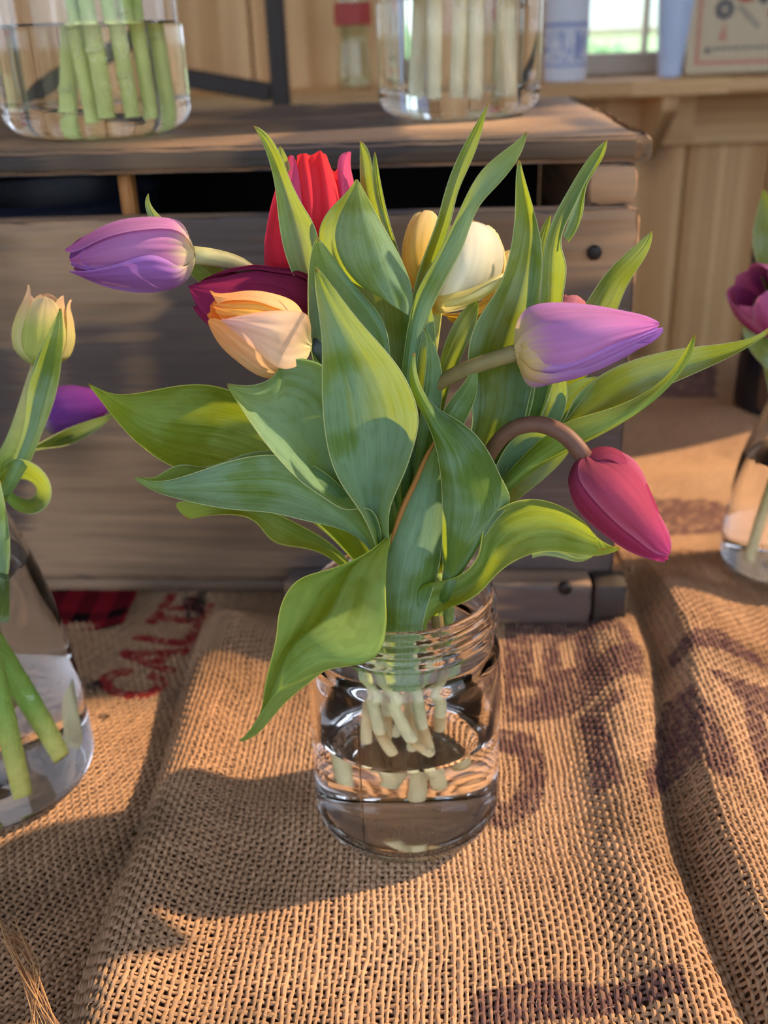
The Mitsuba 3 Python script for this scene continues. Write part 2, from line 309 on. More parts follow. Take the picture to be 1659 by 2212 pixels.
PRINT_AND_FOLD_SHADE = shapely.union_all([P([(392, 1284), (446, 1280), (440, 1318), (404, 1338)]), shapely.Point(*at_z(206, 1484)[:2]).buffer(0.005), shapely.Point(*at_z(224, 1550)[:2]).buffer(0.0035)])  # quad: painted shadow of a fold; dots: print
for s in (PRINT_RED, PRINT_AND_SHADE_PURPLE, PRINT_AND_FOLD_SHADE): shapely.prepare(s)

def jute(pts, per):
    """Colour of the yarn at the points; per: a random number per thread."""
    n = meshkit.fbm(pts * np.array([9, 9, 0]) + 3, 3, 5)[:, None]; f = meshkit.noise(pts * 420, 6)[:, None]
    c = lin('#a37a5a') * (1 - n) + lin('#c6a384') * n
    c = c * (0.80 + 0.3 * f) * (0.88 + 0.24 * per[:, None])
    st = np.clip((meshkit.fbm(pts * np.array([16, 16, 0]) + 31, 3, 9) - 0.56) * 7, 0, 1)[:, None]
    c = c * (1 - 0.28 * st)
    rag = np.clip(meshkit.noise(pts * 330, 12)[:, None] * 1.6 + 0.1, 0.35, 1)
    jx, jy = pts[:, 0], pts[:, 1]
    for s, col, a in ((PRINT_RED, '#96202a', 0.95), (PRINT_AND_SHADE_PURPLE, '#573a44', 0.80), (PRINT_AND_FOLD_SHADE, '#1d1b22', 0.9)):
        k = shapely.contains_xy(s, jx, jy)[:, None]
        c = np.where(k, c * (1 - a * rag) + lin(col) * a * rag, c)
    return c
def sack(name, label, region, hf, ang, pitch, org, rx=0.00108, rz=0.00084, by=(0.235, 0.66), back=None):
    key = thing(name, label, 'burlap sack')
    ca, sa = math.cos(ang), math.sin(ang)
    allv, allf, allc = [], [], []; off = 0
    NS = 5; th = np.linspace(0, 2 * np.pi, NS, endpoint=False)
    n = int(0.75 / pitch); corner = np.array(org)
    for wise in (0, 1):
        nt = n; ns = n * 4
        s = np.arange(ns) / 4.0; k = np.arange(nt)
        S, K = np.meshgrid(s, k)
        U0, V0 = (S, K) if wise else (K, S)
        wob = meshkit.noise(np.stack([S * 0.35, K * 3.1 + wise * 50, K * 0], -1), 21) - 0.5
        drift = meshkit.fbm(np.stack([U0 * 0.05, V0 * 0.05, U0 * 0 + wise], -1), 2, 4) - 0.5
        if wise: V0 = V0 + 0.42 * wob + 1.6 * drift
        else: U0 = U0 + 0.42 * wob + 1.6 * drift
        lx, ly = (U0 - n / 2) * pitch, (V0 - n / 2) * pitch
        X = corner[0] + lx * ca - ly * sa; Y = corner[1] + lx * sa + ly * ca
        ok = shapely.contains_xy(region, X, Y) & (np.abs(X) < 0.10 + 0.33 * Y) & (Y > by[0]) & (Y < by[1])
        rows = ok.any(1)
        X, Y, S, K, ok = X[rows], Y[rows], S[rows], K[rows], ok[rows]
        up = np.cos(np.pi * S) * np.where((K % 2 == 0), 1, -1) * (1 if wise else -1)
        Z = hf(X, Y) + (0.00045 * up - 0.00035 if wise else 0.00050 * up + 0.00025)
        w = 0.72 + 0.56 * meshkit.noise(np.stack([S * 0.25, K * 7.7, K * 0 + wise * 9], -1), 2)
        thick = 0.85 + 0.35 * rng.random((len(X), 1))
        tx, ty = (ca, sa) if wise else (-sa, ca)
        px, py = -ty, tx
        R1 = rx * w * thick * (0.95 if wise else 1.0); R2 = rz * np.sqrt(w)
        V = np.stack([X[..., None] + px * R1[..., None] * np.cos(th), Y[..., None] + py * R1[..., None] * np.cos(th), Z[..., None] + R2[..., None] * np.sin(th)], -1)
        per = np.repeat(np.repeat(rng.random((len(X), 1)), X.shape[1], 1)[..., None], NS, -1)
        nr, nc = X.shape
        i = np.arange(nr)[:, None, None]; j = np.arange(nc - 1)[None, :, None]; q = np.arange(NS)[None, None]
        seg = (ok[:, :-1] & ok[:, 1:])
        a = (i * nc + j) * NS + q; b = (i * nc + j) * NS + (q + 1) % NS
        quad = np.stack([a, b, b + NS, a + NS], -1)[np.broadcast_to(seg[..., None], a.shape)]
        fc = np.vstack([quad[:, [0, 1, 2]], quad[:, [0, 2, 3]]])
        if not wise: fc = fc
        v = V.reshape(-1, 3); c = np.repeat(per.reshape(-1), 1)
        use = np.unique(fc); re = np.full(len(v), -1); re[use] = np.arange(len(use))
        allv.append(v[use]); allf.append(re[fc] + off); allc.append(c[use]); off += len(use)
    v, fc, per = np.vstack(allv), np.vstack(allf), np.concatenate(allc)
    m = trimesh.Trimesh(v, fc, process=False)
    part(key, 'weave', m, 'mat_cloth', smooth=True, color=jute(v, per), kind='stuff')
    # the sheet of the sack's lower layer, seen through the gaps of the weave; beyond the woven part it is the cloth itself
    b = back or region.bounds; st = 0.004
    gx, gy = np.arange(b[0], b[2], st), np.arange(b[1], b[3], st)
    X, Y = np.meshgrid(gx, gy); inside = shapely.contains_xy(region, X, Y)
    woven = (np.abs(X) < 0.10 + 0.33 * Y) & (Y > by[0]) & (Y < by[1])
    Z = hf(X, Y) - np.where(woven, 0.0019, 0.0)
    fc = grid_faces(*X.shape); fc = fc[inside.ravel()[fc].all(1)]
    v = np.stack([X, Y, Z], -1).reshape(-1, 3); use = np.unique(fc); re = np.full(len(v), -1); re[use] = np.arange(len(use))
    col = np.where(woven.reshape(-1, 1), lin('#6d4a33'), jute(v, np.full(len(v), 0.4)))  # darker brown under the weave paints the shade of its gaps
    part(key, 'backing_cloth', trimesh.Trimesh(v[use], re[fc], process=False), 'mat_cloth', smooth=True, color=col[use])
    ff = []
    for i in range(420):
        y = rng.uniform(by[0] + 0.02, 0.46); x = rng.uniform(-1, 1) * (0.02 + 0.40 * y); a = rng.uniform(0, 2 * np.pi)
        if not shapely.contains_xy(region, x, y): continue
        q = np.array([x, y]) + np.cumsum(np.stack([np.cos(a + np.cumsum(rng.normal(0, 0.5, 6))), np.sin(a + np.cumsum(rng.normal(0, 0.5, 6)))], 1), 0) * rng.uniform(0.0006, 0.0018)
        z = hf(q[:, 0], q[:, 1]) + 0.0010 + rng.uniform(0.0002, 0.0022) * np.sin(np.linspace(0.1, 2.6, 6))
        ff.append(tube(np.column_stack([q, z]), 0.00007, 3, 9, cap=False)[0])
    if ff:
        m = trimesh.util.concatenate(ff); part(key, 'loose_fibres', m, 'mat_cloth', smooth=True, color=np.tile(lin('#d0b090'), (len(m.vertices), 1)), kind='stuff')
    return key, hf
big = shapely.box(-0.52, 0.10, 0.62, 1.10)
right_of_edge = shapely.Polygon([*EDGE, (0.62, EDGE[-1][1]), (0.62, 1.10), (-0.05, 1.10), (-0.20, 0.66)])
left_of_edge = shapely.Polygon([*(EDGE + [0.012, 0]), (-0.52, EDGE[-1][1]), (-0.52, 0.80), (-0.15, 0.80)])
sack('burlap_sack', 'tan burlap sack with large purple-brown lettering lying under the central jar', right_of_edge, h_center, math.radians(-3), 0.0029, (0.05, 0.45))
sack('burlap_sack', 'tan burlap sack with red CALIF lettering lying under the left carafe', left_of_edge, h_left, math.radians(-24), 0.0029, (-0.15, 0.45))
# loose jute fibres at the sack's frayed front corner
fr = []
for i in range(26):
    a = at_z(-5 + 45 * rng.random(), 1985 + 50 * rng.random(), 0.010); b = at_z(45 + 40 * rng.random(), 2100 + 30 * rng.random(), 0.016 + 0.004 * rng.random()); c = at_z(60 + 80 * rng.random(), 2230, 0.010)
    fr.append(tube([a, b, c], 0.00012 + 0.00016 * rng.random(), 5, 24)[0])
m = trimesh.util.concatenate(fr); part('burlap_sack_001', 'frayed_strands', m, 'mat_cloth', smooth=True, color=np.tile(lin('#b98d63'), (len(m.vertices), 1)), kind='stuff')

# dark red plaid cloth folded under the crate
pc = thing('plaid_cloth', 'dark red and black plaid cloth showing under the crate behind the left carafe', 'cloth')
gx, gy = np.meshgrid(np.linspace(-0.262, -0.178, 60), np.linspace(0.588, 0.70, 40))
Z = 0.002 + 0.006 * meshkit.noise(np.stack([gx * 30, gy * 30, gx * 0], -1), 4) * g(gx + 0.22, 0.10)
front = gy - 0.02 * np.sin(gx * 23) ** 2 * (gy < 0.62)
v = np.stack([gx, front - 0.0, Z], -1).reshape(-1, 3)
chk = ((np.floor(gx / 0.012) % 2 == 0).astype(float) + (np.floor(gy / 0.012) % 2 == 0)).reshape(-1, 1) / 2
part(pc, 'fold', trimesh.Trimesh(v, grid_faces(*gx.shape), process=False), 'mat_cloth', smooth=True, color=lin('#7c1420') * (1 - chk) + lin('#16080c') * chk)

# ------------------------------------------------------------------ wooden crate
O = np.array([0.1475, 0.5815, 0.0]); EX = np.array([CY, -SY, 0]); EY = np.array([SY, CY, 0]); EZ = np.array([0, 0, 1.0])
def crate_map(v): return O + v[:, :1] * EX + v[:, 1:2] * EY + v[:, 2:3] * EZ
def worn(lo, hi, c=0.002, seed=1, rough=0.0012):
    lo, hi = np.array(lo, float), np.array(hi, float); ext = hi - lo
    m = trimesh.creation.box(extents=ext); m.apply_translation((lo + hi) / 2)
    m = m.subdivide_to_size(max(0.012, ext.max() / 60)); v = np.array(m.vertices)
    d = np.sort(np.minimum(v - lo, hi - v), axis=1)
    edge = np.exp(-(d[:, 1] / 0.002) ** 2)           # vertices on an edge have two small distances
    nz = meshkit.noise(v * 120, seed)
    v = v + ((lo + hi) / 2 - v) * 0 - np.sign(v - (lo + hi) / 2) * (np.minimum(v - lo, hi - v) < 1e-6) * (edge * rough * (0.5 + 1.5 * nz))[:, None]
    m.vertices = crate_map(v); return m
cr = thing('wooden_crate', 'weathered grey-brown wooden crate lying on its side behind the central bouquet', 'crate')
def cpart(name, lo, hi, mat='mat_crate', seed=1, **k): return part(cr, name, worn(lo, hi, seed=seed, **k), mat, smooth=25)
LW = -0.66
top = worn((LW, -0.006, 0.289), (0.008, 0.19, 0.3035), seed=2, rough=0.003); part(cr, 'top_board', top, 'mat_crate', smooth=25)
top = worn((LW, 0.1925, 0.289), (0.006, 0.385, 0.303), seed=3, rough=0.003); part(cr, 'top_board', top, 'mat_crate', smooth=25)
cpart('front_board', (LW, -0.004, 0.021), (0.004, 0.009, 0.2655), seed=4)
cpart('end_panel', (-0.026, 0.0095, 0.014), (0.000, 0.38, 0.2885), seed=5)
cpart('end_panel', (LW, 0.0095, 0.014), (LW + 0.02, 0.38, 0.2885), seed=6)
cpart('bottom_board', (LW, 0.010, 0.004), (0.002, 0.38, 0.0135), seed=7)
plain('mat_shade_board', '#241f20', 0.7)  # darkened to paint the shade inside the crate
cpart('back_board', (LW + 0.021, 0.366, 0.0145), (-0.027, 0.379, 0.2885), mat='mat_shade_board', seed=8)
cpart('end_block', (-0.026, -0.003, 0.2660), (0.001, 0.009, 0.2885), seed=12)
cpart('runner', (-0.215, -0.028, 0.0035), (-0.012, -0.0045, 0.034), seed=9)
cpart('runner_end', (-0.0119, -0.0275, 0.0040), (0.011, -0.0045, 0.0335), mat='mat_dark_wood', seed=14)
DX = (at_y(247, 405, 0.60) - O) @ EX
cpart('divider', (DX - 0.004, 0.0105, 0.0145), (DX + 0.004, 0.022, 0.2885), mat='mat_pine_part', seed=10)
for px, py in ((1285, 548), (1215, 1238)):
    p = at_y(px, py, 0.575); y0 = O[1] - 0.006
    a = trimesh.creation.cylinder(0.0042, 0.004, sections=20); b = trimesh.creation.icosphere(2, 0.0042); b.apply_scale([1, 1, 0.35]); b.apply_translation([0, 0, 0.002])
    m = trimesh.util.concatenate([a, b]); m.apply_transform(trimesh.transformations.rotation_matrix(math.pi / 2, [1, 0, 0]))
    loc = ((p - O) @ EX, -0.0045 if py < 1000 else -0.0285, p[2]); m.apply_translation(loc); m.vertices = crate_map(np.asarray(m.vertices)); part(cr, 'nail', m, 'mat_nail', smooth=30)
# dark plastic tub lying inside the crate
tubk = thing('storage_tub', 'dark blue-black plastic tub standing inside the crate behind its upper slot', 'tub')
pr = smooth_prof([(0.0, 0.0155), (0.075, 0.0155), (0.080, 0.02), (0.088, 0.26), (0.091, 0.264), (0.086, 0.262), (0.078, 0.022), (0.0, 0.019)], 60)
m = lathe(pr, 64, crate_map(np.array([[DX - 0.11, 0.14, 0]]))[0]); plain('mat_tub', '#2a2f3d', 0.35); part(tubk, 'body', m, 'mat_tub', smooth=40)

# ------------------------------------------------------------------ glass jars, water
def embossed(parent, text, h, cx, cy, r, z, phi0, name='embossed_mark'):
    m = meshkit.text_mesh(text, h, 0.0006); v = np.asarray(m.vertices); w = v[:, 0].max()
    ph = phi0 + (v[:, 0] - w / 2) / r
    rr = r - 0.0002 + v[:, 2]
    m.vertices = np.stack([cx + rr * np.cos(ph), cy + rr * np.sin(ph), z + v[:, 1]], 1); part(parent, name, m, 'mat_glass')
def mason_jar(label, cx, cy, z0, R, Hh, neck, water, wall=0.0028, corner=0.014, sq=0.0, marks=(), wlabel='', threads=True):
    key = thing('mason_jar', label, 'jar')
    c = corner; sh = 0.80 * Hh
    base = [(0, 0.0018), (R - c - 0.004, 0.0012), (R - c, 0.0002)] + [(R - c + c * math.sin(a), c - c * math.cos(a) + 0.0002) for a in np.linspace(0.15, math.pi / 2, 12)]
    body = [(R, sh - 0.018), (R - 0.0008, sh - 0.008), (R - 0.0035, sh)] if threads else [(R, sh)]
    n0 = sh + 0.006
    nk = [(neck + 0.001, n0), (neck + 0.0024, n0 + 0.0025), (neck + 0.0005, n0 + 0.005)]
    z = n0 + 0.005
    while z < Hh - 0.008:
        nk += [(neck, z + 0.0015), (neck + 0.0016, z + 0.0035), (neck, z + 0.0055)]; z += 0.0062
    nk += [(neck, Hh - 0.003), (neck - 0.0004, Hh - 0.001), (neck - wall / 2, Hh)]
    outer = smooth_prof(base + body + nk, 200)
    ri = R - wall; ci = c - 0.002
    inner = [(0, 0.0062), (ri - ci - 0.004, 0.0055)] + [(ri - ci + ci * math.sin(a), 0.0055 + ci - ci * math.cos(a)) for a in np.linspace(0.1, math.pi / 2, 12)]
    inner += [(ri, sh - 0.018), (ri - 0.0012, sh - 0.006), (neck - wall + 0.0005, n0 + 0.001), (neck - wall, n0 + 0.006), (neck - wall, Hh - 0.002), (neck - wall / 2, Hh)]
    inner = smooth_prof(inner, 160)
    cut = water
    up = inner[inner[:, 1] > cut]; lo = inner[inner[:, 1] <= cut]
    rc = np.interp(cut, inner[:, 1], inner[:, 0]); up = np.vstack([[rc, cut], up]); lo = np.vstack([lo, [rc, cut]])
    o = lathe(outer, 128, (cx, cy, z0), sq); i1 = lathe(up[::-1], 128, (cx, cy, z0), sq)
    part(key, 'glass_body', trimesh.util.concatenate([o, i1]), 'mat_glass', smooth=40)
    m = lathe(lo, 128, (cx, cy, z0), sq); part(key, 'inner_base', m, 'mat_water_in_glass', smooth=40)
    for t in marks: embossed(key, t[0], t[1], cx, cy, R, z0 + t[2], t[3])
    for ph in (math.radians(-118), math.radians(62)):
        s = chbox((-0.0004, -0.0005, 0.016), (0.0004, 0.0005, sh - 0.02), 0.0002); s.apply_translation([R + 0.0002, 0, 0]); s.apply_transform(trimesh.transformations.rotation_matrix(ph, [0, 0, 1])); s.apply_translation([cx, cy, z0])
        part(key, 'mould_seam', s, 'mat_glass')
    wk = numbered('jar_water'); labels[wk] = {'label': wlabel, 'category': 'water', 'kind': 'stuff'}
    a = np.linspace(0, 2 * np.pi, 128, endpoint=False); k = 1 + sq * np.abs(np.sin(2 * a)) ** 2
    rr = np.array([0.0, 0.6, 0.88, 0.96, 1.0]) * rc; zz = np.array([0, 0, 0.0001, 0.0006, 0.0016]) + cut
    surf = lathe(np.stack([rr, zz], 1)[::-1], 128, (cx, cy, z0), sq); put(wk, surf, 'mat_water', smooth=40)
    return key
def curve_text_marks(): pass
JX, JY = JAR; JZ = 0.0022
mason_jar('clear glass mason jar half full of water holding the central tulip bouquet', JX, JY, JZ, 0.0455, 0.131, 0.0415, 0.060,
          wlabel='clear water half filling the central mason jar')
LJ = at_z(196, 306, 0.3035); RJ = at_z(1006, 264, 0.3035)
ljx, ljy, rjx, rjy = LJ[0], LJ[1] + 0.052, RJ[0], RJ[1] + 0.054
mason_jar('large clear mason jar at the left end of the crate top, full of green stems', ljx - 0.006, ljy, 0.304, 0.0605, 0.21, 0.048, 0.064, corner=0.018, sq=0.0,
          marks=[('400 ML', 0.008, 0.045, math.radians(-66)), ('200', 0.007, 0.026, math.radians(-64))], wlabel='water in the left jar on the crate')
mason_jar('large clear mason jar at the right end of the crate top, full of pale stems', rjx, rjy, 0.304, 0.0565, 0.20, 0.046, 0.075, corner=0.016,
          marks=[('OZ', 0.008, 0.066, math.radians(-92)), ('800 ML', 0.008, 0.066, math.radians(-58))], wlabel='water in the right jar on the crate')

# ------------------------------------------------------------------ flowers
def to3(pts, offs, y0):
    pts = np.asarray(pts, float); d = np.r_[0, np.cumsum(np.linalg.norm(np.diff(pts, axis=0), axis=1))]; d /= d[-1]
    o = np.atleast_1d(np.asarray(offs, float)); k = np.linspace(0, 1, len(o))
    oo = np.full(len(pts), o[0]) if len(o) == 1 else (PchipInterpolator(k, o)(d) if len(o) > 2 else np.interp(d, k, o))
    return np.array([at_y(px, py, y0 + q / 100) for (px, py), q in zip(pts, oo)])
LEAF = [0]
def tube_raw(p, r, ns):
    t = np.gradient(p, axis=0); t /= np.linalg.norm(t, axis=1, keepdims=True) + 1e-12
    a = np.cross(t, [0.3, 1, 0.1]); a /= np.linalg.norm(a, axis=1, keepdims=True) + 1e-12; b = np.cross(a, t); th = np.linspace(0, 2 * np.pi, ns, endpoint=False)
    v = p[:, None] + np.asarray(r)[:, None, None] * (np.cos(th)[None, :, None] * a[:, None] + np.sin(th)[None, :, None] * b[:, None])
    return trimesh.Trimesh(v.reshape(-1, 3), grid_faces(len(p), ns, True), process=False), np.repeat(np.linspace(0, 1, len(p)), ns)
def sheet(rails, y0, nu=26, nv=90, rip=0.0):
    """A surface through rails that run from tip to base; each rail is (pixels, offsets in cm towards the back from the depth y0)."""
    R3 = np.array([spline(to3(p, o, y0), nv) for p, o in rails]); K = len(R3)
    t = np.linspace(0, 1, K)
    u = np.linspace(0, 1, nu)
    S = make_interp_spline(t, R3, k=min(2, K - 1))(u) if K == 3 else PchipInterpolator(t, R3)(u)     # nu, nv, 3
    S = S.transpose(1, 0, 2)
    if rip:
        n = np.cross(np.gradient(S, axis=0), np.gradient(S, axis=1)); n /= np.linalg.norm(n, axis=2, keepdims=True) + 1e-12
        U, V = np.meshgrid(u, np.linspace(0, 1, nv))
        S = S + n * (rip * (meshkit.noise(np.stack([U * 9, V * 3, U * 0 + LEAF[0]], -1), 5) - 0.5))[..., None]
    U, V = np.meshgrid(u, np.linspace(1, 0, nv))
    return trimesh.Trimesh(S.reshape(-1, 3), grid_faces(nv, nu), process=False), U.ravel(), V.ravel()
def leaf(parent, rails, y0=None, nu=26, nv=90, rip=0.0006, mat='mat_leaf'):
    m, U, V = sheet(rails, JY if y0 is None else y0, nu, nv, rip)
    LEAF[0] += 1
    G = np.asarray(m.vertices).reshape(nv, nu, 3); vs, fs, us, vv = [np.asarray(m.vertices)], [np.asarray(m.faces)], [np.clip(U, 0.02, 0.98)], [V]; off = nv * nu
    for e, ue in ((0, 0.002), (nu - 1, 0.998)):
        q, t = tube_raw(G[:, e], 0.00026 * np.clip(np.minimum(np.linspace(0.25, 3, nv), np.linspace(6.5, -1.2, nv)), 0.02, 1), 6)
        vs.append(q.vertices); fs.append(np.asarray(q.faces) + off); us.append(np.full(len(q.vertices), ue)); vv.append(1 - t); off += len(q.vertices)
    m = trimesh.Trimesh(np.vstack(vs), np.vstack(fs), process=False)
    return part(parent, 'leaf', m, mat, smooth=True, uv=np.stack([np.concatenate(us) + 4 * LEAF[0], np.concatenate(vv)], 1))
def stem_colors(t, m, top, low, pale=None, at0=0.75, fade=3):
    t = t[:, None]; n = meshkit.noise(np.asarray(m.vertices) * 300, 3)[:, None]
    c = lin(top) * (1 - np.clip(t * fade, 0, 1)) + lin(low) * np.clip(t * fade, 0, 1)
    if pale: k = np.clip((t - at0) / 0.15, 0, 1); c = c * (1 - k) + lin(pale) * k
    return c * (0.85 + 0.3 * n)
def stem(parent, pts3, r=0.0029, top='#7d7a5a', low='#7f9a55', pale='#d9cfa0', at0=0.72, name='stem', fade=3):
    m, t = tube(pts3, r, 14, 90); return part(parent, name, m, 'mat_vcol', smooth=35, color=stem_colors(t, m, top, low, pale, at0, fade))
def head(parent, base, tip, rmax, prof, petals, cols, roll=0.0, hook=0.10, seed=0):
    """A tulip's bloom about the axis base - tip. petals: (azimuth in degrees from the side turned to the camera towards the picture's top, half width in degrees, length, radius factor, palette)."""
    base, tip = np.asarray(base), np.asarray(tip); L = np.linalg.norm(tip - base); a = (tip - base) / L
    e1 = (EYE - (base + tip) / 2); e1 -= (e1 @ a) * a; e1 /= np.linalg.norm(e1)
    e2 = np.cross(a, e1); ref = _u if abs(a @ _u) < 0.85 else _r
    if e2 @ ref < 0: e2 = -e2
    pt, pr = np.array(prof).T; rad = PchipInterpolator(pt, pr)
    for q, (az, hw, ln, rf, pal) in enumerate(petals):
        nt, ns = 64, 31; t = np.linspace(0, 1, nt)[:, None]; s = np.linspace(-1, 1, ns)[None]
        wt = np.clip(t / 0.16, 0, 1) ** 0.5 * 0.35 + 0.65
        wid = math.radians(hw) * wt * np.clip(1 - (np.clip(t - 0.34, 0, 1) / 0.66) ** 2.1, 0.0, 1) ** 0.62
        wid = wid * np.clip(1.0 / np.clip(rad(np.clip(t * ln, 0, 1)), 0.35, 1), 1, 1.8)
        wav = 0.02 * np.sin(5 * s + q) * t
        phi = math.radians(az + roll) + s * wid
        r = rmax * rad(np.clip(t * ln, 0, 1)) * (rf + 0.035 * np.cos(s * math.pi / 2) ** 2 - 0.03 * np.abs(s) ** 3 * (t > 0) + wav)
        r = r - rmax * 0.035 * np.exp(-(s / 0.10) ** 2) * np.sin(np.pi * np.clip(t, 0, 1)) * 0.8      # the midrib's groove
        rip = 0.012 * rmax * (meshkit.noise(np.stack([s * 9 + 0 * t, t * 3 + 0 * s, 0 * s + 0 * t + q + seed], -1), 8) - 0.5)
        r = r + rip
        r = r + rmax * hook * np.clip((t - 0.86) / 0.14, 0, 1) ** 2 * (0.6 if q % 2 else 1.0)
        z = L * ln * t + 0 * s
        Pn = base + z[..., None] * a + r[..., None] * (np.cos(phi)[..., None] * e1 + np.sin(phi)[..., None] * e2)
        c = petal_color(cols[pal], t + 0 * s, s + 0 * t, seed + q)
        part(parent, 'petal', trimesh.Trimesh(Pn.reshape(-1, 3), grid_faces(nt, ns), process=False), 'mat_petal', smooth=True, color=c.reshape(-1, 3))
def petal_color(p, t, s, seed):
    """p: base, middle, tip and edge colours."""
    b, mdl, tp, ed = (lin(x) for x in p)
    k1 = np.clip((t - 0.02) / 0.30, 0, 1)[..., None]; k2 = np.clip((t - 0.55) / 0.45, 0, 1)[..., None]
    st = meshkit.noise(np.stack([s * 26, t * 2.2, s * 0 + seed], -1), 4)[..., None]; st2 = meshkit.noise(np.stack([s * 60, t * 5, s * 0 + seed], -1), 9)[..., None]
    k1 = np.clip(k1 + 0.35 * (st - 0.5) * (k1 > 0) * (k1 < 1), 0, 1); k1 = k1 * k1 * (3 - 2 * k1)
    c = b * (1 - k1) + mdl * k1; c = c * (1 - k2) + tp * k2
    e = np.clip((np.abs(s) - 0.72) / 0.28, 0, 1)[..., None] ** 1.5 * k1
    c = c * (1 - 0.6 * e) + ed * 0.6 * e
    return np.clip((c * (0.86 + 0.17 * st + 0.11 * st2)), 0, 1) ** 0.80
def petal_sheet(parent, rails, pal, y0=None, seed=0):
    m, U, V = sheet(rails, JY if y0 is None else y0, 24, 50, 0.0007)
    part(parent, 'petal', m, 'mat_petal', smooth=True, color=petal_color(pal, (1 - V) * 0 + V, U * 2 - 1, seed))
Y = lambda px, py, off: at_y(px, py, JY + off / 100)
def neckpt(i, n=9): a = 2.4 * i; r = 0.024 * math.sqrt((i + 0.5) / n); return np.array([JX + r * math.cos(a), JY + r * math.sin(a), 0.118])
def footpt(i, n=9): a = 2.4 * i + 1.0; r = 0.024 * math.sqrt((i + 0.5) / n); return np.array([JX + r * math.cos(a), JY + r * math.sin(a), 0.020 + 0.030 * ((i * 37) % 10) / 10])
CLOSED = [(0, 0.20), (0.05, 0.58), (0.14, 0.86), (0.28, 1.0), (0.45, 0.97), (0.65, 0.80), (0.82, 0.55), (0.94, 0.30), (1, 0.12)]
SIX = lambda a=0: [(a + 180, 80, .96, .90, 1), (a + 60, 78, .96, .92, 1), (a - 60, 78, .95, .92, 1), (a + 120, 80, 1.0, 1.0, 0), (a, 80, 1.0, 1.0, 0), (a - 120, 80, 1.0, 1.0, 0)]

# ---- the central bouquet: eight tulips, each with its own leaves
def tulip(label): return thing('tulip', label, 'tulip')
def down(i, *pts): return [*pts, neckpt(i), footpt(i)]

# lilac, hanging out to the left
t = tulip('purple tulip lying out to the left of the central bouquet in front of the crate')
PUR = [('#e9e0ae', '#b672b4', '#a04a8e', '#c48ad0'), ('#e8d9a0', '#9a62c0', '#8f4aa4', '#b07fd8')]
b = Y(421, 551, -0.6); e = Y(140, 556, -2.6)
head(t, b + (e - b) * 0.08, e, 0.0122, [(0, .26), (.04, .62), (.12, .90), (.25, 1.0), (.45, 1.02), (.65, .90), (.82, .66), (.94, .44), (1, .30)],
     [(180, 76, .95, 1.0, 1), (120, 62, .92, .95, 0), (-122, 62, .93, .96, 0), (0, 70, .90, .86, 1)], PUR, 0, -0.05, 1)
petal_sheet(t, [([(150, 562), (200, 528), (260, 503), (330, 492), (392, 500), (418, 545)], [-2.7, -2.75, -1.0]), ([(149, 562), (200, 552), (270, 538), (340, 532), (395, 536), (419, 548)], [-2.7, -3.15, -1.2]), ([(150, 564), (200, 580), (275, 578), (345, 572), (395, 572), (419, 556)], [-2.7, -2.9, -1.0])], PUR[0], seed=101)
petal_sheet(t, [([(142, 539), (190, 507), (240, 482), (300, 469), (350, 468), (388, 478), (405, 500), (418, 545)], [-2.5, -1.7, -0.8]), ([(141, 540), (190, 516), (250, 492), (310, 482), (360, 483), (395, 500), (419, 547)], [-2.6, -2.5, -1.0]), ([(142, 543), (160, 543), (205, 524), (255, 506), (320, 496), (375, 497), (404, 515), (420, 550)], [-2.7, -3.1, -1.1])], PUR[0], seed=102)
petal_sheet(t, [([(150, 586), (215, 580), (275, 563), (322, 551), (360, 560), (390, 576), (414, 566)], [-2.7, -3.2, -1.2]), ([(150, 587), (215, 598), (285, 596), (340, 596), (385, 596), (412, 570), (420, 556)], [-2.6, -2.9, -1.0]), ([(151, 588), (200, 610), (255, 626), (312, 632), (362, 626), (402, 606), (417, 575), (421, 557)], [-2.5, -1.8, -0.8])], PUR[1], seed=103)
petal_sheet(t, [([(154, 568), (200, 562), (250, 562)], [-2.6, -2.85]), ([(153, 571), (200, 570), (250, 572)], [-2.7, -3.0]), ([(155, 576), (200, 584), (250, 584)], [-2.6, -2.8])], PUR[1], seed=104)
stem(t, down(0, b + (b - e) * -0.02, Y(470, 556, -0.2), Y(530, 575, 0.4), Y(600, 640, 0.8), Y(720, 830, 0.6), Y(800, 1050, 0.2)), [0.0034, 0.0024, 0.0026, 0.003], '#a9ab80', '#57553f', fade=11)
leaf(t, [([(320, 418), (314, 445), (322, 470), (345, 520), (420, 600), (600, 760)], [0.6, 0.8, 1.2, 1.0]),
         ([(321, 418), (322, 445), (334, 468), (370, 520), (450, 590), (625, 750)], [0.6, 1.0, 1.5, 1.0]),
         ([(322, 419), (329, 446), (345, 466), (400, 520), (478, 580), (650, 745)], [0.6, 0.8, 1.2, 1.0])])
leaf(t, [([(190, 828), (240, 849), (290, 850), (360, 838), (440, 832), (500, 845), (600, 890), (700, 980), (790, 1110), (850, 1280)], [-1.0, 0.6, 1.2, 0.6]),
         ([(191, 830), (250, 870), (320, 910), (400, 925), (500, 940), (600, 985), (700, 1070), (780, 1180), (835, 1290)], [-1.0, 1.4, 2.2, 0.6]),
         ([(190, 830), (230, 880), (280, 938), (330, 980), (380, 1008), (460, 1030), (580, 1070), (690, 1140), (770, 1220), (820, 1300)], [-1.0, -0.2, 0.4, 0.6])], rip=0.001, mat='mat_sun_tint_leaf')

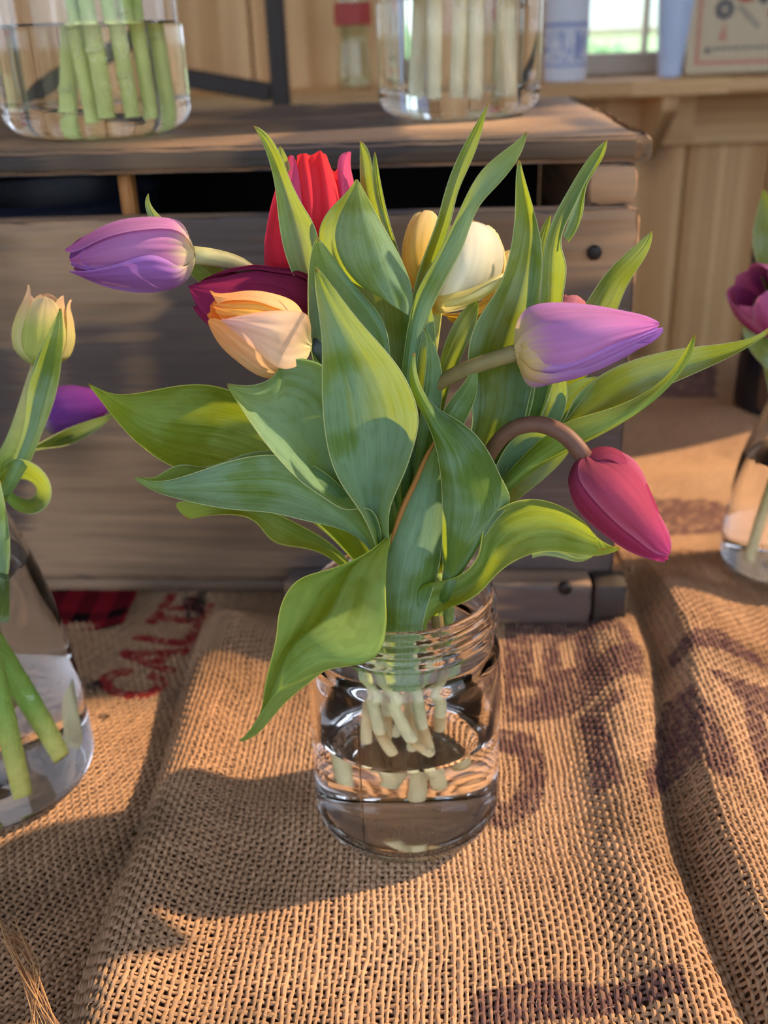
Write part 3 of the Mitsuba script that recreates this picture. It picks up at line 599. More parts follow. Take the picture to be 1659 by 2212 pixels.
# burgundy, behind the orange one
t = tulip('dark burgundy tulip lying behind the orange tulip')
BUR = [('#6d1638', '#8a2148', '#7c1b44', '#932a54')] * 2
b = Y(700, 668, 0.3); e = Y(406, 640, -1.2)
head(t, b, e, 0.0150, [(0, .25), (.05, .6), (.15, .88), (.3, 1.0), (.5, 1.0), (.7, .84), (.85, .60), (.95, .38), (1, .22)],
     [(180, 76, .95, 1.0, 1), (120, 66, .93, .96, 1), (-120, 66, .93, .96, 1), (0, 70, .9, .88, 1)], BUR, 5, -0.06, 11)
petal_sheet(t, [([(417, 661), (450, 664), (500, 672), (600, 690), (695, 680)], [-1.6, -1.7, -0.4]), ([(417, 663), (450, 680), (510, 700), (600, 710), (696, 682)], [-1.6, -2.0, -0.4]), ([(418, 664), (440, 692), (490, 725), (600, 740), (698, 686)], [-1.6, -1.2, -0.2])], BUR[1], seed=112)
petal_sheet(t, [([(407, 618), (432, 608), (475, 600), (530, 596), (590, 600), (645, 612), (692, 640), (702, 662)], [-1.4, -0.6, 0.0]), ([(407, 619), (450, 630), (510, 636), (580, 642), (640, 652), (702, 664)], [-1.5, -1.9, -0.3]), ([(409, 622), (424, 655), (460, 690), (530, 712), (620, 710), (702, 668)], [-1.6, -2.0, -0.4])], BUR[0], seed=113)
stem(t, down(1, b, Y(730, 690, 0.4), Y(780, 800, 0.6), Y(820, 1000, 0.5)), 0.0028, '#6d7250', '#6f8a4c')
leaf(t, [([(548, 272), (575, 330), (594, 400), (603, 470), (616, 540), (640, 605), (690, 700), (760, 900), (830, 1180)], [-0.6, -0.4, 0.2, 0.4]),
         ([(548, 272), (583, 325), (610, 395), (632, 465), (650, 530), (668, 600), (715, 690), (790, 890), (848, 1180)], [-0.6, 0.3, 0.6, 0.4]),
         ([(548, 272), (592, 312), (622, 382), (652, 445), (681, 500), (690, 560), (740, 670), (815, 880), (866, 1180)], [-0.6, -0.5, 0.2, 0.4])])
leaf(t, [([(604, 316), (597, 345), (606, 400), (630, 480), (680, 620), (780, 900)], [2.2, 2.2, 1.8, 1.0]), ([(605, 316), (609, 345), (620, 400), (650, 480), (700, 620), (795, 900)], [2.2, 2.6, 2.2, 1.2]),
         ([(606, 317), (622, 348), (636, 400), (670, 480), (720, 620), (810, 900)], [2.2, 2.2, 1.8, 1.0])])

# orange and yellow
t = tulip('orange and yellow tulip with a pale peach outer petal at the left of the bouquet')
ORA = [('#efe08e', '#f0c08a', '#ee9a4e', '#f2a65a'), ('#e8b63c', '#f2bd4e', '#ef9140', '#f0a040'), ('#f1e7ae', '#f0cfae', '#dca0a0', '#efb070')]
b = Y(676, 745, -2.2); e = Y(452, 660, -3.6)
head(t, b + (e - b) * 0.20, e, 0.0118, [(0, .28), (.05, .66), (.14, .92), (.28, 1.0), (.45, .96), (.65, .80), (.82, .58), (.94, .42), (1, .34)],
     [(180, 72, .95, 1.0, 1), (125, 56, .95, .96, 1), (-125, 56, .97, .98, 1)], ORA, 0, -0.02, 21)
petal_sheet(t, [([(462, 656), (500, 648), (560, 650), (620, 664), (664, 716)], [-3.6, -3.4, -2.4]), ([(463, 658), (500, 660), (560, 662), (620, 680), (666, 720)], [-3.8, -4.0, -2.6]), ([(466, 664), (500, 674), (560, 680), (620, 690), (668, 724)], [-3.8, -3.9, -2.6])], ORA[1], seed=124)
petal_sheet(t, [([(462, 660), (490, 664), (550, 668), (610, 680), (662, 722)], [-3.9, -4.1, -2.6]), ([(464, 668), (495, 678), (555, 684), (615, 692), (664, 726)], [-4.0, -4.25, -2.6]), ([(478, 692), (510, 692), (560, 694), (620, 700), (666, 728)], [-3.8, -3.9, -2.6])], ORA[1], seed=125)
petal_sheet(t, [([(455, 630), (484, 632), (525, 627), (567, 628), (609, 639), (640, 656), (660, 690), (668, 725)], [-3.6, -2.8, -2.2]), ([(456, 632), (488, 640), (530, 637), (570, 640), (610, 653), (640, 672), (662, 705), (669, 730)], [-3.7, -3.6, -2.4]), ([(470, 658), (490, 650), (527, 649), (565, 655), (590, 664), (622, 675), (655, 700), (670, 732)], [-3.9, -4.0, -2.5])], ORA[0], seed=121)
petal_sheet(t, [([(452, 690), (480, 694), (512, 718), (562, 753), (622, 776), (668, 750)], [-3.9, -4.1, -2.6]), ([(450, 693), (482, 722), (522, 752), (572, 786), (625, 792), (670, 755)], [-3.8, -3.8, -2.5]), ([(449, 697), (456, 715), (480, 750), (515, 781), (557, 809), (596, 816), (636, 800), (672, 758)], [-3.7, -2.6, -2.2])], ORA[0], seed=122)
petal_sheet(t, [([(479, 690), (513, 681), (550, 674), (590, 670), (630, 671), (659, 677), (671, 700), (673, 740)], [-4.3, -4.2, -2.5]), ([(479, 691), (540, 706), (600, 722), (645, 735), (673, 748)], [-4.4, -4.6, -2.6]), ([(480, 693), (494, 708), (525, 733), (558, 760), (590, 787), (612, 796), (650, 786), (673, 755)], [-4.3, -4.25, -2.5])], ORA[2], seed=123)
stem(t, down(2, b, Y(705, 775, -1.6), Y(760, 850, -1.0), Y(820, 1000, -0.6)), 0.0029, '#56616a', '#5f7a50')
leaf(t, [([(492, 827), (520, 831), (551, 830), (581, 819), (597, 803), (608, 782), (613, 776), (655, 775), (706, 797), (731, 897), (766, 1008), (801, 1088), (836, 1188)], [-4.4, -2.8, -2.4, -1.5]),
         ([(492, 829), (505, 839), (530, 848), (560, 852), (587, 841), (604, 812), (612, 782), (655, 779), (705, 800), (730, 900), (765, 1010), (800, 1090), (835, 1190)], [-4.6, -3.4, -2.6, -1.6]),
         ([(491, 830), (535, 868), (590, 895), (630, 920), (665, 960), (705, 1010), (750, 1070), (790, 1130), (828, 1230)], [-4.6, -3.0, -1.6, -1.4]),
         ([(490, 831), (522, 882), (562, 942), (612, 1003), (655, 1045), (705, 1080), (752, 1102), (792, 1100), (815, 1125), (824, 1180), (840, 1260)], [-4.6, -4.4, -3.4, -1.8])], nu=40, nv=120)
leaf(t, [([(288, 1026), (330, 1040), (395, 1030), (455, 1010), (525, 990), (605, 985), (690, 1015), (760, 1080), (815, 1170)], [-3.0, -3.2, -2.6, -1.4]),
         ([(288, 1027), (330, 1052), (400, 1055), (470, 1055), (540, 1055), (610, 1060), (690, 1090), (755, 1130), (812, 1190)], [-3.0, -3.6, -3.4, -1.6]),
         ([(289, 1028), (322, 1055), (400, 1081), (500, 1100), (585, 1107), (655, 1122), (720, 1137), (770, 1160), (810, 1215)], [-3.0, -3.0, -2.6, -1.4])])
leaf(t, [([(300, 1027), (335, 1030), (372, 1010), (402, 1004), (440, 1008), (520, 984), (605, 975), (690, 1000), (770, 1090)], [-2.6, -1.8, -1.6, -1.0]),
         ([(300, 1028), (335, 1040), (375, 1034), (405, 1022), (450, 1020), (525, 1000), (605, 993), (690, 1020), (772, 1100)], [-2.6, -2.2, -2.0, -1.1]),
         ([(300, 1029), (340, 1048), (380, 1050), (410, 1044), (455, 1036), (530, 1016), (605, 1012), (690, 1040), (775, 1110)], [-2.6, -2.4, -2.1, -1.2])])

# red, standing upright
t = tulip('red tulip with pink flushed petals standing upright at the back of the bouquet')
RED = [('#b01a30', '#d4283c', '#e02a34', '#dc4468'), ('#c42a3c', '#e0304a', '#ea2c34', '#e23a3a'), ('#b9203a', '#d94a7c', '#d8487c', '#e05a8a')]
b = Y(650, 622, 2.8); e = Y(690, 322, 3.8)
head(t, b, e, 0.0172, [(0, .30), (.05, .64), (.14, .92), (.3, 1.04), (.5, 1.02), (.72, .92), (.88, .80), (1, .66)],
     [(180, 76, .93, 1.0, 1), (118, 60, .93, .94, 1), (-118, 60, .93, .96, 1)], RED, 0, 0.02, 31)
petal_sheet(t, [([(752, 328), (734, 338), (729, 390), (731, 445), (718, 540), (664, 620)], [2.6, 2.3, 2.3]), ([(754, 327), (748, 360), (748, 412), (745, 475), (724, 565), (666, 621)], [2.8, 2.0, 2.2]), ([(757, 329), (756, 345), (758, 365), (768, 405), (766, 475), (736, 575), (668, 622)], [3.2, 3.2, 2.6])], RED[2], seed=131)
petal_sheet(t, [([(642, 336), (644, 380), (648, 440), (650, 520), (650, 620)], [2.2, 1.5, 2.2]), ([(656, 331), (664, 390), (670, 450), (668, 530), (653, 621)], [1.9, 0.95, 2.1]), ([(672, 334), (686, 390), (690, 450), (682, 530), (655, 622)], [2.1, 1.3, 2.2]), ([(690, 326), (702, 385), (709, 450), (700, 535), (658, 622)], [1.9, 1.05, 2.1]), ([(704, 336), (718, 372), (731, 412), (734, 465), (716, 545), (662, 622)], [2.2, 1.7, 2.3])], RED[1], seed=132)
petal_sheet(t, [([(629, 335), (613, 375), (596, 425), (580, 490), (590, 560), (640, 618)], [3.0, 2.6, 2.6]), ([(631, 336), (629, 390), (622, 450), (615, 520), (620, 580), (645, 620)], [2.4, 1.3, 2.2]), ([(633, 337), (641, 358), (650, 405), (656, 470), (655, 560), (650, 620)], [2.2, 1.2, 2.1])], RED[2], seed=133)
petal_sheet(t, [([(596, 418), (577, 487), (571, 540), (576, 580), (608, 612), (645, 624)], [2.9, 2.6, 2.4]), ([(620, 430), (610, 490), (605, 550), (618, 598), (648, 624)], [1.5, 1.0, 2.1]), ([(652, 450), (648, 520), (640, 590), (652, 624)], [0.9, 1.0, 2.1])], RED[0], seed=134)
stem(t, down(3, b + (b - e) * 0.02, Y(690, 720, 1.4), Y(760, 900, 1.0), Y(830, 1090, 0.6)), 0.003)
leaf(t, [([(769, 388), (735, 430), (706, 462), (690, 502), (700, 546), (732, 587), (766, 612), (788, 622)], [-0.4, 0.0, -0.6]), ([(770, 388), (774, 450), (784, 520), (802, 585), (830, 636), (842, 656)], [-0.5, -1.7, -1.9]),
         ([(771, 388), (795, 430), (832, 495), (866, 560), (890, 628), (891, 656), (884, 682)], [-0.5, -0.6, -0.8])], nu=40)
leaf(t, [([(720, 520), (760, 640), (795, 800), (848, 1180)], [0.3, 0.3, 0.5]), ([(800, 520), (830, 680), (846, 850), (860, 1180)], [0.8, 0.8, 0.6]), ([(872, 570), (885, 680), (882, 760), (890, 850), (893, 1000), (880, 1180)], [0.2, 0.2, 0.5])], nu=30)
leaf(t, [([(777, 305), (777, 360), (784, 430), (806, 500), (830, 600), (850, 800), (860, 1150)], [2.4, 2.2, 1.6, 0.8]), ([(778, 305), (788, 360), (797, 430), (820, 500), (845, 600), (862, 800), (868, 1150)], [2.4, 2.7, 2.0, 0.9]),
         ([(780, 306), (798, 335), (806, 400), (816, 450), (836, 520), (862, 610), (876, 800), (878, 1150)], [2.4, 2.2, 1.6, 0.8])])
leaf(t, [([(809, 329), (805, 370), (812, 430), (836, 510), (860, 600), (870, 800), (872, 1150)], [2.0, 1.8, 1.4, 0.8]), ([(810, 329), (812, 370), (820, 430), (843, 510), (868, 600), (878, 800), (880, 1150)], [2.0, 2.1, 1.7, 0.9]),
         ([(811, 330), (818, 370), (829, 430), (851, 515), (878, 600), (886, 800), (888, 1150)], [2.0, 1.8, 1.4, 0.8])])

# white and pale yellow, wide open
t = tulip('pale yellow and white tulip opened wide between the green leaves')
WHI = ('#e9dc90', '#f3f6e8', '#f6f6f2', '#f6f4e8'); YEL = ('#d59a2c', '#e4b750', '#e9cf92', '#efe0ac'); CRM = ('#e0b94a', '#e9dc8c', '#eeeaba', '#e6e2a0')
y0 = JY + 0.016
petal_sheet(t, [([(1030, 560), (1000, 600), (960, 640), (940, 670)], [2.2, 2.0, 0.4]), ([(1060, 500), (1010, 480), (960, 560), (940, 672)], [2.6, 2.6, 0.4]), ([(880, 520), (890, 560), (910, 620), (935, 674)], [2.4, 2.0, 0.4])], YEL, y0, 2)
petal_sheet(t, [([(897, 462), (870, 520), (872, 590), (905, 640), (932, 668)], [1.2, 0.6, 0.0, 0.2]), ([(925, 455), (905, 500), (902, 570), (920, 640), (938, 668)], [1.2, -0.1, -0.4, 0.2]), ([(940, 462), (950, 500), (940, 570), (940, 640), (944, 668)], [1.4, 0.8, 0.4, 0.2])], YEL, y0, 3)
petal_sheet(t, [([(1012, 480), (970, 505), (946, 560), (934, 620), (932, 672)], [0.6, 0.3, 0.1, 0.0]), ([(1022, 480), (1015, 520), (1000, 580), (965, 650), (940, 674)], [0.6, -0.9, -1.1, 0.0]), ([(1035, 480), (1078, 520), (1086, 575), (1060, 630), (948, 676)], [0.6, 0.4, 0.2, 0.0])], WHI, y0, 4)
petal_sheet(t, [([(1040, 485), (1080, 520), (1090, 580), (1060, 640), (950, 676)], [1.0, 0.9, 0.6, 0.1]), ([(1060, 490), (1086, 540), (1092, 585), (1060, 645), (952, 678)], [1.4, 1.4, 1.0, 0.2]), ([(1075, 505), (1090, 545), (1093, 590), (1065, 650), (954, 680)], [1.8, 1.8, 1.2, 0.3])], CRM, y0, 5)
petal_sheet(t, [([(1100, 540), (1070, 570), (1050, 630), (960, 676)], [1.6, 1.2, 0.8, 0.2]), ([(1102, 541), (1088, 580), (1062, 650), (965, 682)], [1.6, 1.0, 0.6, 0.2]), ([(1104, 543), (1106, 590), (1085, 660), (1030, 700), (968, 690)], [1.6, 1.2, 0.8, 0.2])], YEL, y0, 6)
petal_sheet(t, [([(1096, 590), (1050, 606), (1000, 628), (950, 636), (926, 640)], [-0.8, -1.2, -1.0, -0.1]), ([(1097, 592), (1050, 625), (1000, 648), (955, 662), (930, 660)], [-0.8, -1.9, -1.8, -0.3]), ([(1096, 594), (1055, 635), (1000, 662), (962, 676), (932, 676)], [-0.8, -1.3, -1.2, -0.1])], CRM, y0, 7)
stem(t, down(4, Y(940, 672, 1.8), Y(935, 720, 1.6), Y(915, 850, 1.2), Y(890, 1050, 0.7)), 0.003, '#a9ad62', '#86a055')
leaf(t, [([(1053, 224), (1020, 280), (985, 350), (964, 410), (945, 480), (915, 560), (892, 640), (880, 800), (872, 1150)], [0.8, 0.4, 0.2, 0.4]), ([(1053, 224), (1029, 285), (998, 355), (976, 420), (955, 490), (928, 570), (905, 650), (890, 800), (880, 1150)], [0.8, 1.0, 1.0, 0.7]),
         ([(1054, 225), (1042, 280), (1018, 350), (990, 415), (974, 480), (945, 570), (920, 660), (900, 800), (888, 1150)], [0.8, 0.4, 0.2, 0.4])])
leaf(t, [([(1138, 284), (1090, 325), (1040, 370), (1000, 440), (972, 500), (940, 562), (906, 622), (886, 690), (866, 850), (858, 1150)], [-0.2, -0.4, -0.4, 0.2]), ([(1138, 284), (1100, 338), (1055, 385), (1016, 445), (986, 515), (952, 578), (920, 640), (900, 700), (880, 850), (870, 1150)], [-0.2, -0.8, -0.8, 0.1]),
         ([(1139, 286), (1115, 350), (1072, 403), (1032, 450), (1000, 530), (964, 600), (934, 660), (914, 712), (894, 850), (882, 1150)], [-0.2, -0.4, -0.4, 0.2])])
leaf(t, [([(1032, 645), (990, 685), (962, 740), (945, 800), (925, 950), (905, 1150)], [1.2, 1.0, 0.6, 0.4]), ([(1033, 647), (1010, 700), (978, 765), (955, 825), (935, 960), (912, 1150)], [1.2, 1.4, 1.0, 0.5]), ([(1034, 650), (1022, 715), (988, 785), (965, 850), (945, 970), (920, 1150)], [1.2, 1.0, 0.6, 0.4])])

# lilac, to the right
t = tulip('lilac tulip with a yellowish base pointing to the right out of the bouquet')
LIL = [('#e3cc8c', '#bf79c0', '#c060b8', '#c084da'), ('#dfc27a', '#b07ad4', '#a866cc', '#b98ae0')]
b = Y(1113, 762, -1.6); e = Y(1436, 708, -1.4)
head(t, b, e, 0.0142, [(0, .22), (.03, .62), (.09, .86), (.20, 1.0), (.34, .99), (.52, .86), (.70, .64), (.84, .42), (.94, .24), (1, .12)],
     [(180, 80, .97, 1.0, 0), (120, 70, .95, .96, 1), (-118, 70, .96, .97, 1), (0, 60, .95, .85, 1)], LIL, 0, 0.02, 41)
petal_sheet(t, [([(1431, 706), (1370, 722), (1300, 746), (1250, 768), (1190, 776), (1135, 772), (1114, 766)], [-1.5, -2.9, -1.9]), ([(1432, 710), (1380, 735), (1310, 768), (1240, 797), (1180, 808), (1135, 796), (1115, 770)], [-1.5, -2.8, -1.8]), ([(1433, 714), (1417, 735), (1383, 754), (1334, 779), (1284, 804), (1235, 821), (1186, 832), (1148, 837), (1128, 815), (1116, 778)], [-1.5, -1.5, -1.6])], LIL[1], seed=141)
petal_sheet(t, [([(1424, 697), (1393, 682), (1353, 672), (1284, 659), (1215, 654), (1166, 657), (1136, 669), (1117, 699), (1111, 748)], [-1.5, -1.5, -1.6]), ([(1424, 700), (1360, 700), (1290, 705), (1215, 715), (1150, 730), (1112, 755)], [-1.6, -3.2, -1.9]), ([(1423, 704), (1363, 730), (1304, 754), (1264, 774), (1225, 787), (1186, 788), (1140, 781), (1113, 765)], [-1.6, -3.15, -1.9])], LIL[0], seed=142)
stem(t, down(5, b + (e - b) * 0.01, Y(1060, 778, -1.4), Y(990, 805, -1.0), Y(930, 840, -0.5), Y(880, 950, 0.0), Y(868, 1100, 0.2)), [0.0033, 0.0027, 0.0028, 0.003], '#857a54', '#74643f', fade=4)
leaf(t, [([(1119, 346), (1114, 400), (1112, 470), (1100, 555), (1078, 620), (1040, 680), (1020, 722), (1012, 765), (1014, 820), (1020, 900), (980, 1040), (920, 1180)], [-0.6, -0.6, -1.0, 0.6]), ([(1121, 347), (1127, 400), (1130, 470), (1118, 550), (1096, 610), (1062, 675), (1042, 730), (1030, 790), (1030, 900), (985, 1040), (925, 1180)], [-0.6, -0.2, -0.2, 0.6]),
         ([(1122, 347), (1133, 420), (1144, 490), (1140, 560), (1124, 640), (1100, 720), (1080, 800), (1070, 900), (1000, 1040), (930, 1180)], [-0.6, 0.8, 1.4, 1.0]), ([(1123, 347), (1138, 405), (1156, 470), (1169, 545), (1166, 620), (1160, 700), (1158, 780), (1140, 900), (1030, 1060), (940, 1190)], [-0.6, 0.0, 0.6, 0.8])], nu=40, nv=120)
leaf(t, [([(1311, 303), (1270, 345), (1226, 415), (1192, 480), (1174, 550), (1168, 620), (1162, 720), (1130, 900), (1020, 1080), (930, 1200)], [0.0, 0.2, 0.8, 0.8]), ([(1311, 303), (1282, 350), (1242, 415), (1212, 475), (1194, 540), (1190, 620), (1185, 720), (1150, 900), (1030, 1080), (938, 1200)], [0.0, 1.0, 1.5, 1.0]),
         ([(1312, 304), (1290, 350), (1262, 400), (1238, 450), (1216, 500), (1212, 530), (1222, 570), (1216, 640), (1210, 730), (1170, 900), (1045, 1080), (945, 1200)], [0.0, 0.0, 0.4, 0.8])])
leaf(t, [([(1311, 304), (1288, 352), (1260, 402), (1236, 455), (1216, 510)], [0.1, 0.1, 0.2]), ([(1311, 304), (1284, 362), (1262, 415), (1250, 470), (1224, 518)], [0.1, 0.8, 0.8]), ([(1312, 305), (1290, 360), (1266, 400), (1259, 450), (1250, 485), (1228, 525)], [0.1, 0.4, 0.6])], nv=50)
leaf(t, [([(1188, 465), (1172, 490), (1160, 530), (1150, 640), (1100, 850), (940, 1180)], [2.0, 1.8, 1.2]), ([(1189, 465), (1178, 500), (1170, 540), (1165, 640), (1115, 850), (948, 1180)], [2.0, 2.1, 1.4]), ([(1190, 466), (1186, 510), (1184, 550), (1180, 640), (1130, 850), (956, 1180)], [2.0, 1.8, 1.2])])

# magenta, nodding
t = tulip('deep magenta tulip nodding down from a curved stem at the right')
MAG = [('#8a3a4c', '#a83c5c', '#b03474', '#c06a90'), ('#84304a', '#9c2e54', '#a82a66', '#b04a78')]
b = Y(1262, 988, -2.8); e = Y(1441, 1207, -3.4)
head(t, b, e, 0.0138, [(0, .26), (.03, .58), (.10, .86), (.22, 1.0), (.38, .98), (.56, .82), (.74, .58), (.87, .36), (.95, .22), (1, .12)],
     [(180, 80, .97, 1.0, 1), (120, 70, .95, .96, 1), (-118, 70, 1.0, .97, 1), (0, 60, 1.0, .84, 1)], MAG, 0, 0.02, 51)
petal_sheet(t, [([(1440, 1203), (1400, 1183), (1365, 1153), (1325, 1122), (1280, 1076), (1256, 1032), (1262, 990)], [-3.5, -4.5, -3.1]), ([(1437, 1208), (1390, 1190), (1330, 1150), (1280, 1105), (1246, 1055), (1244, 1010), (1260, 988)], [-3.5, -4.3, -3.0]), ([(1435, 1214), (1413, 1209), (1358, 1189), (1314, 1160), (1274, 1130), (1245, 1100), (1230, 1066), (1229, 1036), (1243, 1003), (1258, 988)], [-3.5, -3.1, -2.8])], MAG[1], seed=151)
petal_sheet(t, [([(1447, 1195), (1446, 1154), (1433, 1124), (1414, 1085), (1399, 1045), (1379, 1005), (1354, 982), (1314, 975), (1276, 984)], [-3.5, -3.1, -2.8]), ([(1446, 1196), (1415, 1150), (1380, 1100), (1340, 1055), (1300, 1015), (1268, 987)], [-3.6, -4.85, -3.1]), ([(1443, 1199), (1408, 1189), (1373, 1162), (1334, 1132), (1284, 1083), (1252, 1036), (1249, 1005), (1262, 989)], [-3.6, -4.8, -3.1])], MAG[0], seed=152)
stem(t, down(6, b + (e - b) * 0.01, Y(1240, 955, -2.6), Y(1196, 920, -2.2), Y(1140, 912, -1.8), Y(1085, 940, -1.4), Y(1040, 1010, -1.0), Y(960, 1140, -0.4)), [0.0036, 0.0030, 0.0030, 0.003, 0.003], '#6d4c40', '#5e4638', fade=2)
leaf(t, [([(1660, 707), (1600, 735), (1500, 750), (1400, 770), (1320, 800), (1262, 840), (1236, 872), (1220, 905), (1130, 1000), (1000, 1130), (920, 1220)], [1.2, 0.8, 0.2, 0.4]), ([(1660, 712), (1595, 752), (1500, 780), (1400, 808), (1320, 845), (1268, 880), (1230, 910), (1140, 1010), (1010, 1140), (926, 1225)], [1.2, 1.6, 1.4, 0.6]),
         ([(1661, 720), (1585, 768), (1490, 812), (1390, 856), (1300, 900), (1250, 930), (1150, 1020), (1020, 1150), (932, 1230)], [1.2, 0.8, 0.4, 0.4])])
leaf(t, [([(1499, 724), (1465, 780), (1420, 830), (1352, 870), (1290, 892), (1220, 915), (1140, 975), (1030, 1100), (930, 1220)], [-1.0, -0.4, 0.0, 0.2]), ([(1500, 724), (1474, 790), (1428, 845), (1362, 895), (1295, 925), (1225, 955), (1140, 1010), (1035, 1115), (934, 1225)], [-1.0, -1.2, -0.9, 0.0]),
         ([(1502, 725), (1490, 775), (1448, 832), (1390, 882), (1310, 932), (1242, 966), (1150, 1020), (1045, 1120), (940, 1230)], [-1.0, -0.8, -0.4, 0.1])], mat='mat_sun_tint_leaf')
leaf(t, [([(1225, 935), (1160, 925), (1105, 955), (1072, 1010), (1050, 1060), (990, 1150), (920, 1240)], [-0.6, -0.6, -0.2, 0.0]), ([(1228, 955), (1170, 965), (1118, 1000), (1080, 1050), (1055, 1090), (1000, 1160), (926, 1244)], [-0.6, 0.4, 0.6, 0.3]), ([(1228, 978), (1190, 1020), (1140, 1060), (1098, 1092), (1062, 1120), (1005, 1180), (932, 1250)], [-0.6, -0.8, -0.6, -0.2])])
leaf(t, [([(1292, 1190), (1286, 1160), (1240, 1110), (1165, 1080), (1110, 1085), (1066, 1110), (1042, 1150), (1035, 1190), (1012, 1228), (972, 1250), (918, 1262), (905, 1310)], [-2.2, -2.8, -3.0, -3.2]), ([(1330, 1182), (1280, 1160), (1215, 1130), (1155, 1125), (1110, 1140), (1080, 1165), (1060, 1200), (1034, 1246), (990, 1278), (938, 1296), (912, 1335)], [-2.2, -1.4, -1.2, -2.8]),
         ([(1340, 1186), (1255, 1198), (1185, 1190), (1122, 1206), (1070, 1242), (1034, 1280), (988, 1306), (942, 1326), (918, 1366)], [-2.2, -2.2, -2.5, -3.0])], nu=40, nv=120, mat='mat_sun_tint_leaf')
leaf(t, [([(1290, 1192), (1262, 1188), (1230, 1180), (1150, 1180)], [-1.8, -1.6, -1.4]), ([(1278, 1204), (1250, 1205), (1222, 1196), (1150, 1196)], [-1.8, -1.6, -1.4]), ([(1262, 1212), (1240, 1212), (1215, 1205), (1150, 1205)], [-1.8, -1.6, -1.4])], nv=30, nu=14)

# pink, almost hidden
t = tulip('pink tulip almost hidden behind the lilac tulip on the right')
b = Y(1205, 760, 1.6); e = Y(1242, 640, 2.4)
head(t, b, e, 0.0125, CLOSED[:7] + [(0.94, .42), (1, .3)], SIX(10), [('#c89070', '#c8708c', '#d07a8c', '#d88a9c')] * 2, 0, 0, 61)
stem(t, down(7, b, Y(1180, 820, 1.6), Y(1100, 940, 1.3), Y(980, 1120, 0.8)), 0.0028)
leaf(t, [([(1407, 499), (1360, 540), (1310, 590), (1276, 640), (1242, 700), (1180, 850), (1050, 1050), (940, 1200)], [1.6, 1.4, 1.2, 0.8]), ([(1408, 500), (1374, 555), (1330, 605), (1300, 660), (1270, 720), (1200, 870), (1060, 1060), (948, 1205)], [1.6, 2.0, 1.9, 1.0]), ([(1409, 502), (1390, 560), (1356, 612), (1332, 668), (1304, 730), (1222, 890), (1075, 1070), (956, 1210)], [1.6, 1.4, 1.2, 0.8])])
leaf(t, [([(1292, 814), (1250, 822), (1215, 845), (1180, 900), (1060, 1080), (945, 1210)], [0.8, 0.8, 0.6]), ([(1291, 818), (1256, 838), (1225, 868), (1192, 915), (1070, 1085), (950, 1212)], [0.8, 1.1, 0.8]), ([(1288, 826), (1262, 856), (1236, 892), (1204, 930), (1080, 1090), (955, 1214)], [0.8, 0.8, 0.6])])
leaf(t, [([(1160, 740), (1148, 840), (1137, 890), (1120, 960), (1020, 1120), (930, 1220)], [0.6, 0.4, 0.4]), ([(1190, 740), (1186, 840), (1176, 900), (1150, 970), (1040, 1125), (940, 1225)], [0.6, 1.0, 0.6]), ([(1220, 740), (1223, 830), (1222, 872), (1205, 920), (1165, 985), (1055, 1130), (950, 1230)], [0.6, 0.4, 0.4])])
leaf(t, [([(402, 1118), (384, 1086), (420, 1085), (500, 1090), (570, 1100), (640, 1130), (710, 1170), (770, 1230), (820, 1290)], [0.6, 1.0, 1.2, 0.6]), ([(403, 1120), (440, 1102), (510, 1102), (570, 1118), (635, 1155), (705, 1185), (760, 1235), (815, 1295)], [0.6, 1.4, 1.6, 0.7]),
         ([(405, 1121), (445, 1114), (505, 1112), (552, 1128), (590, 1168), (650, 1182), (702, 1198), (752, 1240), (810, 1300)], [0.6, 0.8, 1.0, 0.6])], mat='mat_sun_tint_leaf')

# a ninth stem in bud hidden among the front leaves
t = thing('leafy_stem', 'flowerless tulip shoot with broad leaves at the front, one curling over the jar rim', 'tulip')
stem(t, [Y(850, 900, -0.6), Y(852, 1000, -0.8), Y(856, 1120, -0.8), neckpt(8), footpt(8)], 0.0028)
leaf(t, [([(681, 579), (688, 660), (697, 740), (697, 820), (700, 900), (712, 980), (738, 1045), (775, 1100), (812, 1180), (840, 1280)], [-3.2, -4.4, -4.2, -1.6]), ([(683, 578), (708, 660), (746, 740), (782, 820), (802, 900), (808, 980), (806, 1050), (808, 1110), (826, 1190), (848, 1280)], [-3.2, -3.8, -3.0, -1.0]),
         ([(686, 579), (724, 628), (772, 690), (822, 746), (868, 805), (894, 860), (903, 905), (893, 962), (868, 1032), (842, 1095), (845, 1190), (858, 1280)], [-3.2, -4.4, -4.0, -1.6])], nu=40, nv=120)
leaf(t, [([(685, 512), (669, 560), (665, 625), (666, 695), (672, 760), (700, 850), (750, 980), (830, 1180)], [-1.6, -2.6, -2.6, 0.0]), ([(686, 513), (690, 600), (712, 680), (730, 760), (756, 860), (790, 980), (848, 1180)], [-1.6, -0.6, 0.0, 0.2]), ([(687, 514), (714, 570), (758, 625), (792, 668), (818, 710), (832, 760), (836, 860), (846, 980), (862, 1180)], [-1.6, -1.8, -1.8, 0.0]),
         ([(688, 512), (732, 572), (782, 636), (815, 674), (834, 714), (841, 758), (844, 860), (852, 980), (866, 1180)], [-1.6, -1.2, -1.4, 0.0])], nu=36)
leaf(t, [([(891, 764), (884, 805), (890, 850), (915, 900), (936, 950), (946, 990), (955, 1060), (957, 1150), (954, 1260), (930, 1330)], [-2.6, -3.0, -2.6, -1.6]), ([(894, 762), (900, 830), (925, 880), (955, 925), (985, 970), (1005, 1030), (1015, 1100), (995, 1180), (970, 1270), (945, 1330)], [-2.6, -3.8, -3.8, -1.6]),
         ([(898, 764), (905, 820), (932, 870), (976, 902), (1022, 936), (1062, 992), (1086, 1042), (1099, 1082), (1072, 1122), (1032, 1182), (986, 1262), (958, 1330)], [-2.6, -2.6, -2.4, -1.6])], nu=40, nv=120)
